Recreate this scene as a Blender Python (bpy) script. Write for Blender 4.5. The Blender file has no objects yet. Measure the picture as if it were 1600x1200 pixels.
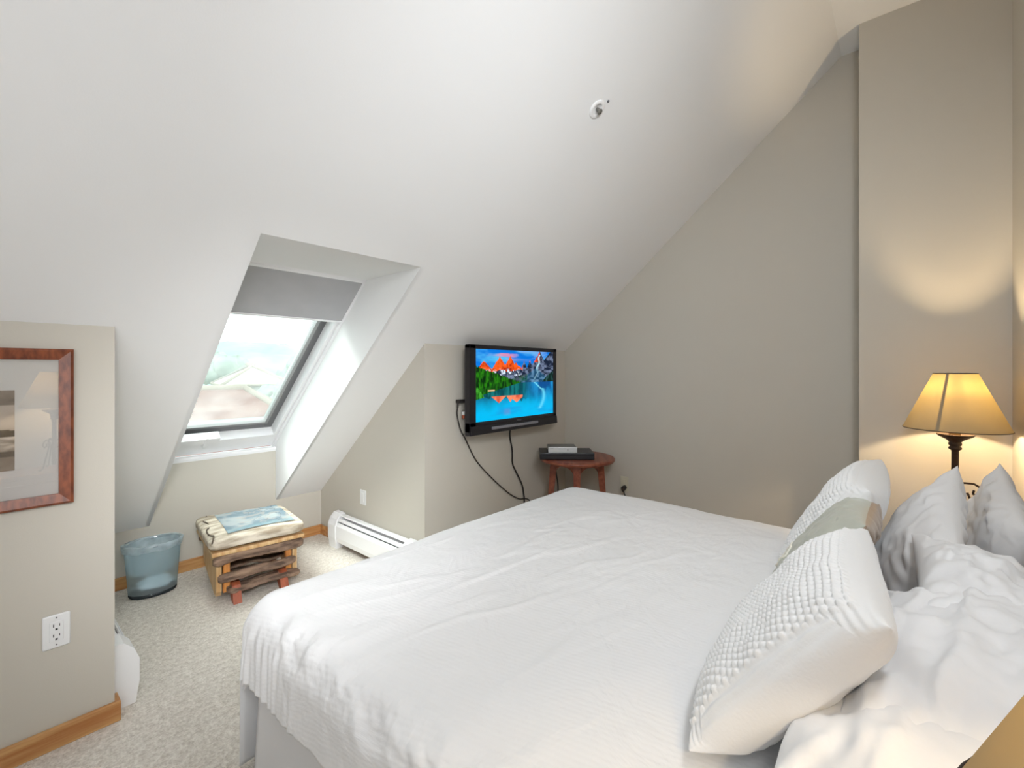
import bpy, bmesh, math, random
import numpy as np
from mathutils import Matrix, Vector

# ------------------------------------------------------------------ camera, world, lights, exposure
SC = bpy.context.scene
COL = SC.collection
YAW = math.radians(40.4818)            # angle between the view and the +X axis
FPX = 714.294
cam_d = bpy.data.cameras.new('camera'); cam = bpy.data.objects.new('camera', cam_d); COL.objects.link(cam)
cam_d.sensor_fit = 'HORIZONTAL'; cam_d.sensor_width = 36.0; cam_d.lens = FPX / 1600 * 36
cam_d.shift_y = -(600 - 576.55) / 1600
cam_d.clip_start = 0.02; cam_d.clip_end = 400
cam.location = (0, 0, 1.3)
cam.rotation_euler = (math.pi / 2, 0, YAW - math.pi / 2)
SC.camera = cam

W = bpy.data.worlds.new('world'); SC.world = W; W.use_nodes = True
bgn = W.node_tree.nodes['Background']
bgn.inputs[0].default_value = (0.90, 0.99, 0.98, 1); bgn.inputs[1].default_value = 2.1

SC.view_settings.view_transform = 'Standard'; SC.view_settings.look = 'None'
SC.view_settings.exposure = 0.13; SC.view_settings.gamma = 1.0; SC.view_settings.use_curve_mapping = False
SC.render.film_transparent = False
SC.cycles.use_denoising = True
SC.cycles.max_bounces = 10; SC.cycles.diffuse_bounces = 6; SC.cycles.transparent_max_bounces = 12
SC.cycles.sample_clamp_indirect = 6.0

def area(name, loc, target, sx, sy, power, col):
    d = bpy.data.lights.new(name, 'AREA'); d.shape = 'RECTANGLE'; d.size = sx; d.size_y = sy
    d.energy = power; d.color = col
    o = bpy.data.objects.new(name, d); COL.objects.link(o); o.location = loc
    o.rotation_euler = (Vector(target) - Vector(loc)).to_track_quat('-Z', 'Y').to_euler()
    return o
# unseen fill lights added in the windowless rear of the room, one aimed up
area('fill_uplight', (-1.6, -1.5, 1.1), (-1.2, -1.0, 3.1), 2.0, 2.0, 58, (.92, .96, 1.0))
area('fill_side', (-1.9, -3.95, 1.75), (0.2, 0.6, 1.75), 3.0, 2.2, 22, (.92, .96, 1.0))
# unseen fill lights added along the head wall (housings built with the nightstands)
area('fill_light_alcove', (0.0, -0.25, 1.75), (0.9, 3.2, 1.0), .6, .25, 3.5, (.94, .97, 1.0))
area('fill_spot_alcove', (0.0, -0.25, 1.75), (1.5, 3.2, .4), .6, .25, 5.5, (.96, .98, 1.0)).data.spread = math.radians(44)
area('fill_light', (0.8, -0.3, 2.25), (2.3, 1.5, .7), .35, .25, 12, (.92, .96, 1.0)).data.spread = math.radians(140)
area('fill_light', (0.3, -0.3, 2.1), (3.0, 1.6, 2.1), .5, .15, 7, (.92, .96, 1.0)).data.spread = math.radians(100)
# bright cloud cover above the skylight
area('sky_glow', (-0.2, 4.4, 4.9), (1.05, 2.95, 1.25), 3.0, 2.6, 600, (1.0, .985, .95))

# ------------------------------------------------------------------ numpy noise
def _hash(ix, iy, iz, seed):
    h = (ix * 374761393 + iy * 668265263 + iz * 2147483647 * 0 + iz * 1274126177 + seed * 974634777) & 0xffffffff
    h = ((h ^ (h >> 13)) * 1274126177) & 0xffffffff
    h = (h ^ (h >> 16)) & 0xffffff
    return h / float(0xffffff)
def vn(x, y, z=0.0, seed=0):
    x = np.asarray(x, float); y = np.asarray(y, float); z = np.asarray(z, float) + 0 * x
    ix = np.floor(x).astype(np.int64); iy = np.floor(y).astype(np.int64); iz = np.floor(z).astype(np.int64)
    fx = x - ix; fy = y - iy; fz = z - iz
    fx = fx*fx*fx*(fx*(fx*6-15)+10); fy = fy*fy*fy*(fy*(fy*6-15)+10); fz = fz*fz*fz*(fz*(fz*6-15)+10)
    r = 0
    for a in (0, 1):
        for b in (0, 1):
            for c in (0, 1):
                w = (fx if a else 1-fx) * (fy if b else 1-fy) * (fz if c else 1-fz)
                r = r + w * _hash(ix+a, iy+b, iz+c, seed)
    return r * 2 - 1
def fbm(x, y, z=0.0, seed=0, o=4):
    r = 0; a = 1.0; t = 0
    for k in range(o):
        r = r + a * vn(np.asarray(x)*2**k, np.asarray(y)*2**k, np.asarray(z)*2**k, seed + k*17); t += a; a *= .5
    return r / t
def smooth(x, a, b):
    t = np.clip((x - a) / (b - a), 0, 1); return t*t*(3-2*t)

# ------------------------------------------------------------------ materials
MATS = {}
def srgb(r, g, b):
    f = lambda c: ((c/255) / 12.92 if c/255 <= .04045 else ((c/255 + .055) / 1.055) ** 2.4)
    return (f(r), f(g), f(b), 1)
def mat(name, col, rough=.6, spec=.5, metal=0.0, noise=None, bump=None, **kw):
    """noise=(scale, amount, detail[, stretch xyz]) varies the colour; bump=(scale, strength, distance)"""
    m = bpy.data.materials.new(name); m.use_nodes = True; MATS[name] = m
    nt = m.node_tree; p = nt.nodes['Principled BSDF']
    p.inputs['Base Color'].default_value = col; p.inputs['Roughness'].default_value = rough
    p.inputs['Specular IOR Level'].default_value = spec; p.inputs['Metallic'].default_value = metal
    for k, v in kw.items(): p.inputs[k.replace('_', ' ')].default_value = v
    tc = nt.nodes.new('ShaderNodeTexCoord'); 
    if noise:
        mp = nt.nodes.new('ShaderNodeMapping'); nt.links.new(tc.outputs['Object'], mp.inputs[0])
        mp.inputs['Scale'].default_value = noise[3] if len(noise) > 3 else (1, 1, 1)
        n = nt.nodes.new('ShaderNodeTexNoise'); n.inputs['Scale'].default_value = noise[0]; n.inputs['Detail'].default_value = noise[2]
        nt.links.new(mp.outputs[0], n.inputs['Vector'])
        mx = nt.nodes.new('ShaderNodeMix'); mx.data_type = 'RGBA'
        c2 = noise[4] if len(noise) > 4 else tuple(c * (1 - noise[1]) for c in col[:3]) + (1,)
        mx.inputs[6].default_value = col; mx.inputs[7].default_value = c2
        rp = nt.nodes.new('ShaderNodeMapRange'); rp.inputs[1].default_value = .35; rp.inputs[2].default_value = .65
        nt.links.new(n.outputs[0], rp.inputs[0]); nt.links.new(rp.outputs[0], mx.inputs[0])
        nt.links.new(mx.outputs[2], p.inputs['Base Color'])
    if bump:
        n2 = nt.nodes.new('ShaderNodeTexNoise'); n2.inputs['Scale'].default_value = bump[0]; n2.inputs['Detail'].default_value = 4
        nt.links.new(tc.outputs['Object'], n2.inputs['Vector'])
        b = nt.nodes.new('ShaderNodeBump'); b.inputs['Strength'].default_value = bump[1]; b.inputs['Distance'].default_value = bump[2]
        nt.links.new(n2.outputs[0], b.inputs['Height']); nt.links.new(b.outputs[0], p.inputs['Normal'])
    return m

WALL = (0.56, 0.525, 0.46, 1)
mat('wall_paint', WALL, .75, .25, noise=(1.3, .03, 3), bump=(260, .12, .002))
mat('wall_hidden', (0.80, 0.80, 0.80, 1), .8, .2, noise=(1.3, .03, 3))
mat('ceiling_paint', (0.87, 0.87, 0.87, 1), .8, .2, noise=(1.1, .02, 3), bump=(200, .08, .002))
mat('trim_white', (0.86, 0.86, 0.86, 1), .35, .5, bump=(60, .05, .001))
mat('skylight_white', (0.84, 0.84, 0.85, 1), .3, .5)
mat('sash_grey', srgb(150, 150, 150), .35, .5, metal=.5)
mat('gasket', srgb(110, 110, 112), .6)
mat('blind_cloth', srgb(178, 178, 180), .8, .2, noise=(8, .05, 2))
mat('base_wood', srgb(205, 160, 105), .4, .5, noise=(3, .25, 5, (1, 6, 14), srgb(170, 112, 62)))
mat('pine', srgb(216, 186, 140), .45, .4, noise=(5, .3, 5, (8, 8, 1), srgb(188, 146, 96)))
mat('pine_orange', srgb(205, 140, 72), .45, .4, noise=(5, .3, 5, (8, 8, 1), srgb(170, 104, 50)))
mat('red_foot', srgb(168, 88, 58), .5, .4, noise=(8, .3, 5, (8, 1, 2)))
mat('bark', srgb(150, 124, 104), .7, .3, noise=(9, .5, 6, (1, 5, 5), srgb(84, 66, 56)), bump=(24, .8, .012))
mat('table_wood', srgb(148, 84, 60), .4, .5, noise=(5, .3, 5, (1, 7, 7), srgb(118, 60, 42)))
mat('frame_wood', srgb(140, 76, 46), .35, .5, noise=(6, .4, 6, (10, 1, 4), srgb(98, 48, 30)), bump=(60, .1, .002))
mat('headboard_wood', srgb(150, 92, 48), .4, .5, noise=(4, .3, 5, (8, 8, 1)))
mat('mat_board', srgb(214, 212, 208), .9, .1)
mat('plate_white', (0.80, 0.80, 0.80, 1), .35, .5)
mat('plate_ivory', srgb(205, 200, 180), .4, .5)
mat('slot_dark', (0.02, 0.02, 0.02, 1), .6)
mat('heater_white', (0.84, 0.84, 0.85, 1), .35, .5)
mat('heater_inner', srgb(120, 120, 122), .4, .5, metal=.6)
mat('cable', srgb(38, 34, 32), .5)
mat('tv_black', srgb(22, 20, 26), .28, .5)
mat('tv_side', srgb(44, 42, 48), .4, .5)
mat('tv_silver', srgb(150, 150, 158), .3, .5, metal=.4)
mat('logo_grey', srgb(120, 118, 122), .4)
mat('box_black', srgb(22, 22, 28), .35, .5)
mat('box_silver', srgb(205, 207, 208), .35, .5, metal=.2)
mat('box_top', srgb(120, 118, 112), .45, .5, metal=.2)
mat('iron', srgb(52, 38, 30), .5, .5, metal=.3, noise=(40, .4, 3))
mat('socket', srgb(190, 170, 130), .4, .5, metal=.5)
mat('bulb_glass', (1, 1, 1, 1), .3)
mat('skirt', (0.76, 0.76, 0.77, 1), .85, .15, Sheen_Weight=.1)
mat('pillow_white', (0.80, 0.80, 0.81, 1), .8, .15, noise=(3, .02, 2), bump=(9, .25, .012), Sheen_Weight=.12)
mat('knit', (0.83, 0.83, 0.83, 1), .9, .1, bump=(180, .3, .002), Sheen_Weight=.15)
mat('satin_green', srgb(186, 188, 176), .38, .5, bump=(9, .25, .01), Sheen_Weight=.2)
mat('satin_brown', srgb(160, 138, 116), .32, .5, bump=(14, .3, .01), Sheen_Weight=.2)
mat('thread', srgb(235, 232, 220), .7)
mat('cream_fabric', srgb(218, 209, 192), .85, .15, noise=(6, .2, 6, (1.5, 5, 5), srgb(158, 144, 126)))
mat('piping_dark', srgb(96, 84, 72), .8)
mat('bag_white', (0.86, 0.90, 0.93, 1), .4, .5, Transmission_Weight=0.0)
mat('mattress', (0.8, 0.8, 0.8, 1), .85)

def link_mat(nt, a, b): nt.links.new(a, b)

# translucent bin: tinted transparent plus a little gloss
def clear_mat(name, tint, fac_gloss=.12, haze=0.0, hazecol=(1, 1, 1, 1), rough=.05, hazenoise=None):
    m = bpy.data.materials.new(name); m.use_nodes = True; MATS[name] = m
    nt = m.node_tree; nt.nodes.clear()
    out = nt.nodes.new('ShaderNodeOutputMaterial')
    t = nt.nodes.new('ShaderNodeBsdfTransparent'); t.inputs[0].default_value = tint
    g = nt.nodes.new('ShaderNodeBsdfGlossy'); g.inputs['Roughness'].default_value = rough
    mx = nt.nodes.new('ShaderNodeMixShader'); mx.inputs[0].default_value = fac_gloss
    nt.links.new(t.outputs[0], mx.inputs[1]); nt.links.new(g.outputs[0], mx.inputs[2])
    last = mx
    if haze > 0:
        d = nt.nodes.new('ShaderNodeBsdfTranslucent'); d.inputs[0].default_value = hazecol
        d2 = nt.nodes.new('ShaderNodeBsdfDiffuse'); d2.inputs[0].default_value = hazecol
        dm = nt.nodes.new('ShaderNodeMixShader'); dm.inputs[0].default_value = .5
        nt.links.new(d.outputs[0], dm.inputs[1]); nt.links.new(d2.outputs[0], dm.inputs[2])
        m2 = nt.nodes.new('ShaderNodeMixShader'); m2.inputs[0].default_value = haze
        nt.links.new(mx.outputs[0], m2.inputs[1]); nt.links.new(dm.outputs[0], m2.inputs[2]); last = m2
        if hazenoise:
            tc = nt.nodes.new('ShaderNodeTexCoord'); n = nt.nodes.new('ShaderNodeTexNoise')
            n.inputs['Scale'].default_value = hazenoise; n.inputs['Detail'].default_value = 5
            rp = nt.nodes.new('ShaderNodeMapRange'); rp.inputs[1].default_value = .3; rp.inputs[2].default_value = .7
            rp.inputs[3].default_value = haze*.6; rp.inputs[4].default_value = min(1, haze*1.5)
            nt.links.new(tc.outputs['Object'], n.inputs['Vector']); nt.links.new(n.outputs[0], rp.inputs[0]); nt.links.new(rp.outputs[0], m2.inputs[0])
    nt.links.new(last.outputs[0], out.inputs[0])
    return m
clear_mat('bin_plastic', (.70, .81, .86, 1), .08, .26, (.74, .86, .92, 1), .08)
clear_mat('bin_rim', (.55, .66, .70, 1), .35, .35, (.75, .85, .9, 1), .15)
clear_mat('bin_base', (.16, .22, .27, 1), .10, .35, (.08, .11, .14, 1), .1)
clear_mat('bin_liner', (.88, .93, .95, 1), .05, .42, (.82, .90, .94, 1), .2, 14)
clear_mat('pane', (.95, .99, .98, 1), .03, .10, (.93, .98, .97, 1), .02, 5)
clear_mat('picture_glass', (1, 1, 1, 1), .13, 0, rough=.004)

# lamp shade: thin paper that lets light through
def shade_mat():
    m = bpy.data.materials.new('shade_paper'); m.use_nodes = True; MATS['shade_paper'] = m
    nt = m.node_tree; nt.nodes.clear(); out = nt.nodes.new('ShaderNodeOutputMaterial')
    tc = nt.nodes.new('ShaderNodeTexCoord'); n = nt.nodes.new('ShaderNodeTexNoise'); n.inputs['Scale'].default_value = 38
    n.inputs['Detail'].default_value = 6; n.inputs['Distortion'].default_value = 1.2
    nt.links.new(tc.outputs['Object'], n.inputs['Vector'])
    cr = nt.nodes.new('ShaderNodeMix'); cr.data_type = 'RGBA'; cr.inputs[6].default_value = (.056, .038, .012, 1); cr.inputs[7].default_value = (.080, .058, .019, 1)
    nt.links.new(n.outputs[0], cr.inputs[0])
    t = nt.nodes.new('ShaderNodeBsdfTranslucent'); nt.links.new(cr.outputs[2], t.inputs[0])
    d = nt.nodes.new('ShaderNodeBsdfDiffuse'); d.inputs[0].default_value = (.62, .50, .33, 1)
    mx = nt.nodes.new('ShaderNodeMixShader'); mx.inputs[0].default_value = .5
    nt.links.new(t.outputs[0], mx.inputs[1]); nt.links.new(d.outputs[0], mx.inputs[2]); nt.links.new(mx.outputs[0], out.inputs[0])
shade_mat()

# carpet
def carpet_mat():
    m = mat('carpet', srgb(198, 191, 181), .95, .05)
    nt = m.node_tree; p = nt.nodes['Principled BSDF']
    tc = nt.nodes.new('ShaderNodeTexCoord')
    n = nt.nodes.new('ShaderNodeTexNoise'); n.inputs['Scale'].default_value = 130; n.inputs['Detail'].default_value = 3
    n2 = nt.nodes.new('ShaderNodeTexNoise'); n2.inputs['Scale'].default_value = 45; n2.inputs['Detail'].default_value = 5
    nt.links.new(tc.outputs['Object'], n.inputs['Vector']); nt.links.new(tc.outputs['Object'], n2.inputs['Vector'])
    ad = nt.nodes.new('ShaderNodeMath'); ad.operation = 'ADD'; nt.links.new(n.outputs[0], ad.inputs[0]); nt.links.new(n2.outputs[0], ad.inputs[1])
    r = nt.nodes.new('ShaderNodeValToRGB'); r.color_ramp.elements[0].position = .38; r.color_ramp.elements[0].color = srgb(204, 195, 184)
    r.color_ramp.elements[1].position = .62; r.color_ramp.elements[1].color = srgb(240, 234, 225)
    h = nt.nodes.new('ShaderNodeMath'); h.operation = 'MULTIPLY'; h.inputs[1].default_value = .5; nt.links.new(ad.outputs[0], h.inputs[0])
    nt.links.new(h.outputs[0], r.inputs[0]); nt.links.new(r.outputs[0], p.inputs['Base Color'])
    b = nt.nodes.new('ShaderNodeBump'); b.inputs['Strength'].default_value = .8; b.inputs['Distance'].default_value = .012
    nt.links.new(n.outputs[0], b.inputs['Height']); nt.links.new(b.outputs[0], p.inputs['Normal'])
carpet_mat()

# duvet cloth: fine woven stripes, waffle crossing
def duvet_mat():
    m = mat('duvet_cloth', (0.83, 0.83, 0.835, 1), .7, .2, Sheen_Weight=.12)
    nt = m.node_tree; p = nt.nodes['Principled BSDF']
    uv = nt.nodes.new('ShaderNodeUVMap'); sep = nt.nodes.new('ShaderNodeSeparateXYZ'); nt.links.new(uv.outputs[0], sep.inputs[0])
    def stripes(sock, period, phase=0):
        a = nt.nodes.new('ShaderNodeMath'); a.operation = 'MULTIPLY'; a.inputs[1].default_value = 2*math.pi/period; nt.links.new(sock, a.inputs[0])
        s = nt.nodes.new('ShaderNodeMath'); s.operation = 'SINE'; nt.links.new(a.outputs[0], s.inputs[0]); return s
    s1 = stripes(sep.outputs[0], .0125); s2 = stripes(sep.outputs[1], .0125)
    w = nt.nodes.new('ShaderNodeMath'); w.operation = 'MULTIPLY'; w.inputs[1].default_value = .35; nt.links.new(s2.outputs[0], w.inputs[0])
    ad = nt.nodes.new('ShaderNodeMath'); ad.operation = 'ADD'; nt.links.new(s1.outputs[0], ad.inputs[0]); nt.links.new(w.outputs[0], ad.inputs[1])
    b1 = nt.nodes.new('ShaderNodeBump'); b1.inputs['Strength'].default_value = .10; b1.inputs['Distance'].default_value = .0012
    nt.links.new(ad.outputs[0], b1.inputs['Height'])
    n = nt.nodes.new('ShaderNodeTexNoise'); n.inputs['Scale'].default_value = 7; n.inputs['Detail'].default_value = 6; n.inputs['Distortion'].default_value = .8
    nt.links.new(uv.outputs[0], n.inputs['Vector'])
    b2 = nt.nodes.new('ShaderNodeBump'); b2.inputs['Strength'].default_value = .5; b2.inputs['Distance'].default_value = .02
    nt.links.new(n.outputs[0], b2.inputs['Height']); nt.links.new(b1.outputs[0], b2.inputs['Normal']); nt.links.new(b2.outputs[0], p.inputs['Normal'])
duvet_mat()

def attr_mat(name, rough=.6, emit=0.0):
    m = mat(name, (0, 0, 0, 1) if emit else (1, 1, 1, 1), rough, .3 if not emit else .1)
    nt = m.node_tree; p = nt.nodes['Principled BSDF']
    a = nt.nodes.new('ShaderNodeVertexColor'); a.layer_name = 'paint'
    nt.links.new(a.outputs[0], p.inputs['Emission Color' if emit else 'Base Color'])
    if emit: p.inputs['Emission Strength'].default_value = emit
    return m
attr_mat('screen_picture', .25, .95)
attr_mat('photo_print', .8)
attr_mat('printed_fabric', .85)

# ------------------------------------------------------------------ mesh helpers
class MB:
    """collects shapes into one mesh"""
    def __init__(self): self.v = []; self.f = []; self.sm = []
    def add(self, v, f, sm=False):
        o = len(self.v); self.v += [tuple(p) for p in v]; self.f += [tuple(i + o for i in q) for q in f]; self.sm += [sm] * len(f); return self
    def box(self, x0, x1, y0, y1, z0, z1, bev=0.0, M=None, seg=2):
        bm = bmesh.new(); bmesh.ops.create_cube(bm, size=1)
        for v in bm.verts: v.co = Vector(((x0+x1)/2 + v.co.x*(x1-x0), (y0+y1)/2 + v.co.y*(y1-y0), (z0+z1)/2 + v.co.z*(z1-z0)))
        if bev > 0: bmesh.ops.bevel(bm, geom=bm.edges[:], offset=bev, segments=seg, affect='EDGES', profile=.5)
        if M is not None: bmesh.ops.transform(bm, matrix=M, verts=bm.verts[:])
        bm.verts.index_update()
        self.add([v.co[:] for v in bm.verts], [[v.index for v in f.verts] for f in bm.faces], False); bm.free(); return self
    def lathe(self, prof, n=32, cx=0, cy=0, sx=1, sy=1, sm=True, cap=True):
        v = []; f = []
        for r, z in prof:
            for k in range(n):
                a = 2*math.pi*k/n; v.append((cx + r*sx*math.cos(a), cy + r*sy*math.sin(a), z))
        for i in range(len(prof)-1):
            for k in range(n): f.append((i*n+k, i*n+(k+1) % n, (i+1)*n+(k+1) % n, (i+1)*n+k))
        if cap:
            f.append(tuple(range(n))[::-1]); f.append(tuple((len(prof)-1)*n + k for k in range(n)))
        return self.add(v, f, sm)
    def tube(self, pts, r, n=10, sm=True):
        pts = [Vector(p) for p in pts]; v = []; f = []; up = Vector((0.13, 0.21, 0.97)).normalized()
        rr = r if isinstance(r, (list, tuple)) else [r]*len(pts)
        for i, p in enumerate(pts):
            t = (pts[min(i+1, len(pts)-1)] - pts[max(i-1, 0)]).normalized()
            a = t.cross(up); a = a.normalized() if a.length > 1e-4 else t.orthogonal().normalized(); b = t.cross(a).normalized()
            for k in range(n):
                q = 2*math.pi*k/n; v.append(tuple(p + (a*math.cos(q) + b*math.sin(q))*rr[i]))
        for i in range(len(pts)-1):
            for k in range(n): f.append((i*n+k, i*n+(k+1) % n, (i+1)*n+(k+1) % n, (i+1)*n+k))
        f.append(tuple(range(n))[::-1]); f.append(tuple((len(pts)-1)*n+k for k in range(n)))
        return self.add(v, f, sm)
    def prism(self, poly, a, b, axis='y', sm=False):
        """extrude a 2-D polygon along an axis; poly in the other two axes (in xyz order)"""
        n = len(poly); v = []
        for t in (a, b):
            for p, q in poly: v.append({'x': (t, p, q), 'y': (p, t, q), 'z': (p, q, t)}[axis])
        f = [tuple(range(n))[::-1], tuple(range(n, 2*n))] + [(i, (i+1) % n, n+(i+1) % n, n+i) for i in range(n)]
        return self.add(v, f, sm)
    def build(self, name, m, parent=None, **props):
        me = bpy.data.meshes.new(name); me.from_pydata(self.v, [], self.f); me.polygons.foreach_set('use_smooth', self.sm)
        bm = bmesh.new(); bm.from_mesh(me); bmesh.ops.recalc_face_normals(bm, faces=bm.faces[:]); bm.to_mesh(me); bm.free()
        me.materials.append(MATS[m]); me.update()
        o = bpy.data.objects.new(name, me); COL.objects.link(o)
        if parent is not None: o.parent = parent
        for k, v in props.items(): o[k] = v
        return o

def grid_obj(name, P, m, parent=None, uv=None, paint=None, closed=False, mask=None, **props):
    """P: (nu, nv, 3) array -> one mesh"""
    nu, nv = P.shape[:2]
    idx = np.arange(nu*nv).reshape(nu, nv)
    a = idx[:-1, :-1]; b = idx[1:, :-1]; c = idx[1:, 1:]; d = idx[:-1, 1:]
    F = np.stack([a, b, c, d], -1).reshape(-1, 4)
    if mask is not None: F = F[mask.reshape(-1)]
    me = bpy.data.meshes.new(name); me.from_pydata(P.reshape(-1, 3).tolist(), [], F.tolist())
    me.polygons.foreach_set('use_smooth', [True]*len(me.polygons))
    li = np.empty(len(me.loops), int); me.loops.foreach_get('vertex_index', li)
    if uv is not None:
        l = me.uv_layers.new(name='UVMap'); l.data.foreach_set('uv', uv.reshape(-1, 2)[li].ravel().astype(np.float32))
    if paint is not None:
        ca = me.color_attributes.new('paint', 'FLOAT_COLOR', 'POINT')
        c4 = np.concatenate([paint.reshape(-1, 3), np.ones((nu*nv, 1))], 1); ca.data.foreach_set('color', c4.ravel().astype(np.float32))
    me.materials.append(MATS[m]); me.update()
    o = bpy.data.objects.new(name, me); COL.objects.link(o)
    if parent is not None: o.parent = parent
    for k, v in props.items(): o[k] = v
    return o

def thing(name, label, cat, loc=(0, 0, 0), rotz=0.0, group=None):
    o = bpy.data.objects.new(name, None); COL.objects.link(o); o.location = loc; o.rotation_euler = (0, 0, rotz)
    o.empty_display_size = .05
    o['label'] = label; o['category'] = cat
    if group: o['group'] = group
    return o
def tag(o, label, cat, group=None):
    o['label'] = label; o['category'] = cat
    if group: o['group'] = group
    return o
def struct(o): o['kind'] = 'structure'; return o

# ------------------------------------------------------------------ room constants
YK = 2.215      # knee wall (picture wall and screen wall)
XL = 0.332      # left side of the window alcove
XR = 1.775      # right side of the window alcove
YA = 3.505      # back of the alcove
XG = 3.303      # gable wall
XC = 3.057      # chimney-like projection by the bed
YC = 0.175
YH = -0.381     # head wall
ZT = 3.14; YT = 0.272; SL = .8665
zs = lambda y: ZT - SL*(y - YT)
XB = -5.0; YB = -4.0          # hidden rear part of the room
H0, H1 = 0.685, 1.43          # skylight shaft
YS = 1.813

# floor
b = MB(); b.box(XB-.1, XG+.1, YB-.1, YA+.1, -.1, 0); struct(b.build('floor', 'carpet'))

# sloped ceiling and flat ceiling: slabs with real thickness
def quad_slab(b, pts, n):
    n = Vector(n); top = [Vector(p) + n for p in pts]; v = [Vector(p) for p in pts] + top; k = len(pts)
    b.add(v, [tuple(range(k)), tuple(range(k, 2*k))[::-1]] + [(i, k+i, k+(i+1) % k, (i+1) % k) for i in range(k)])
TH = Vector((0, .6547, .7559)) * .24
b = MB()
sp = lambda x, y: (x, y, zs(y))
for x0, x1, y0, y1 in ((XB, H0, YT, YK), (H0, H1, YT, YS), (H1, XG, YT, YK), (XL, H0, YK, YA), (H1, XR, YK, YA)):
    quad_slab(b, [sp(x0, y0), sp(x1, y0), sp(x1, y1), sp(x0, y1)], (0, 0, .02))
struct(b.build('ceiling', 'ceiling_paint'))
b = MB()
b.box(XB-.1, XG+.1, YB-.1, YT, ZT, ZT+.1)
struct(b.build('ceiling_flat', 'ceiling_paint'))

# walls
def wall(name, x0, x1, y0, y1, z0, z1, m='wall_paint'):
    b = MB(); b.box(x0, x1, y0, y1, z0, z1); return struct(b.build(name, m))
b = MB(); b.prism([(XB, 0), (XL, 0), (XL, zs(YK)), (XB, zs(YK))], YK, YK+.02, 'y')
b.prism([(YK+.02, 0), (YA, 0), (YA, zs(YA)), (YK+.02, zs(YK+.02))], XL-.02, XL, 'x'); struct(b.build('wall_left', 'wall_paint'))
b = MB(); b.prism([(YK, 0), (YA, 0), (YA, zs(YA)), (YK, zs(YK))], XR, XR+.02, 'x')
b.prism([(XR+.02, 0), (XG, 0), (XG, zs(YK)), (XR+.02, zs(YK))], YK, YK+.02, 'y'); struct(b.build('wall_center', 'wall_paint'))
# alcove back wall, higher under the skylight
b = MB(); b.prism([(XL, 0), (XR, 0), (XR, zs(YA)), (H1, zs(YA)), (H1, .722), (H0, .722), (H0, zs(YA)), (XL, zs(YA))], YA, YA+.02, 'y')
struct(b.build('wall_front', 'wall_paint'))
# gable wall
b = MB(); b.prism([(YB, 0), (YK+.02, 0), (YK+.02, zs(YK)), (YT, ZT), (YB, ZT)], XG, XG+.08, 'x'); struct(b.build('wall_right', 'wall_paint'))
wall('wall_corner', XC, XG, YH-.06, YC, 0, ZT)
wall('wall_head', -.35, XC, YH-.10, YH, 0, ZT)
# closed rear walls, no openings
b = MB(); b.prism([(YB, 0), (YK, 0), (YK, zs(YK)), (YT, ZT), (YB, ZT)], XB-.1, XB, 'x')
struct(b.build('wall_rear', 'wall_hidden'))
b = MB(); b.box(XB, .2, YB-.1, YB, 0, ZT); b.box(.1, .2, YB, YH-.1, 0, ZT)
struct(b.build('wall_back', 'wall_hidden'))

# skylight shaft linings (white): cheeks, soffit
SV = Vector((0, .755, -.656)); NV = Vector((0, .656, .755)); P0 = Vector((0, 2.30, 1.80))
pb = P0 + SV*1.636
b = MB()
for x in (H1, H0):
    xo = x + (.02 if x == H1 else -.02)
    poly = [(YS, zs(YS)), (P0.y, P0.z), (pb.y, pb.z), (YA+.001, .722), (YA, zs(YA))]
    xi = x - .0015 if x == H1 else x + .0015; b.prism(poly, min(xi, xo), max(xi, xo), 'x')
quad_slab(b, [(H0, YS, zs(YS)), (H1, YS, zs(YS)), (H1, P0.y, P0.z), (H0, P0.y, P0.z)], (0, 0, .02))
struct(b.build('trim_1', 'ceiling_paint'))

# skylight: local frame x, s (down the slope), n (outward)
def wpt(x, s, n): p = P0 + SV*s + NV*n; return (x, p.y, p.z)
def wbox(b, x0, x1, s0, s1, n0, n1):
    v = [wpt(x, s, n) for n in (n0, n1) for s in (s0, s1) for x in (x0, x1)]
    b.add(v, [(0, 1, 3, 2), (4, 6, 7, 5), (0, 4, 5, 1), (2, 3, 7, 6), (0, 2, 6, 4), (1, 5, 7, 3)])
win = bpy.data.objects.new('window_1', None); COL.objects.link(win); win['kind'] = 'structure'
b = MB()
# outer fixed frame with a raised inner lip
wbox(b, H1-.016, H1+.03, 0, 1.64, -.004, .10); wbox(b, H0-.03, H0+.016, 0, 1.64, -.004, .10)
wbox(b, H1-.040, H1-.015, .016, 1.62, .014, .10); wbox(b, H0+.015, H0+.040, .016, 1.62, .014, .10)
wbox(b, H0, H1, -.02, .018, -.004, .10)
wbox(b, H0, H1, 1.50, 1.636, .015, .10)
b.build('window_frame', 'skylight_white', win)
b = MB(); b.prism([(YA-.006, .716), (YA-.006, .730), (pb.y+.01, .734), (pb.y+.01, .70), (YA+.0, .70)], H0, H1, 'x'); b.build('window_sill', 'skylight_white', win)
b = MB()
wbox(b, H1-.088, H1-.036, .02, 1.55, .085, .13); wbox(b, H0+.036, H0+.088, .02, 1.55, .085, .13)
wbox(b, H0+.09, H1-.09, 1.425, 1.505, .085, .13); wbox(b, H0+.09, H1-.09, .02, .08, .085, .13)
b.build('gasket', 'gasket', win)
b = MB()
wbox(b, H1-.106, H1-.086, .06, 1.44, .075, .12); wbox(b, H0+.086, H0+.106, .06, 1.44, .075, .12)
wbox(b, H0+.09, H1-.09, 1.42, 1.44, .075, .12)
b.build('sash', 'sash_grey', win)
b = MB(); wbox(b, H0+.10, H1-.10, .06, 1.43, .094, .098); b.build('pane', 'pane', win)
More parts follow.
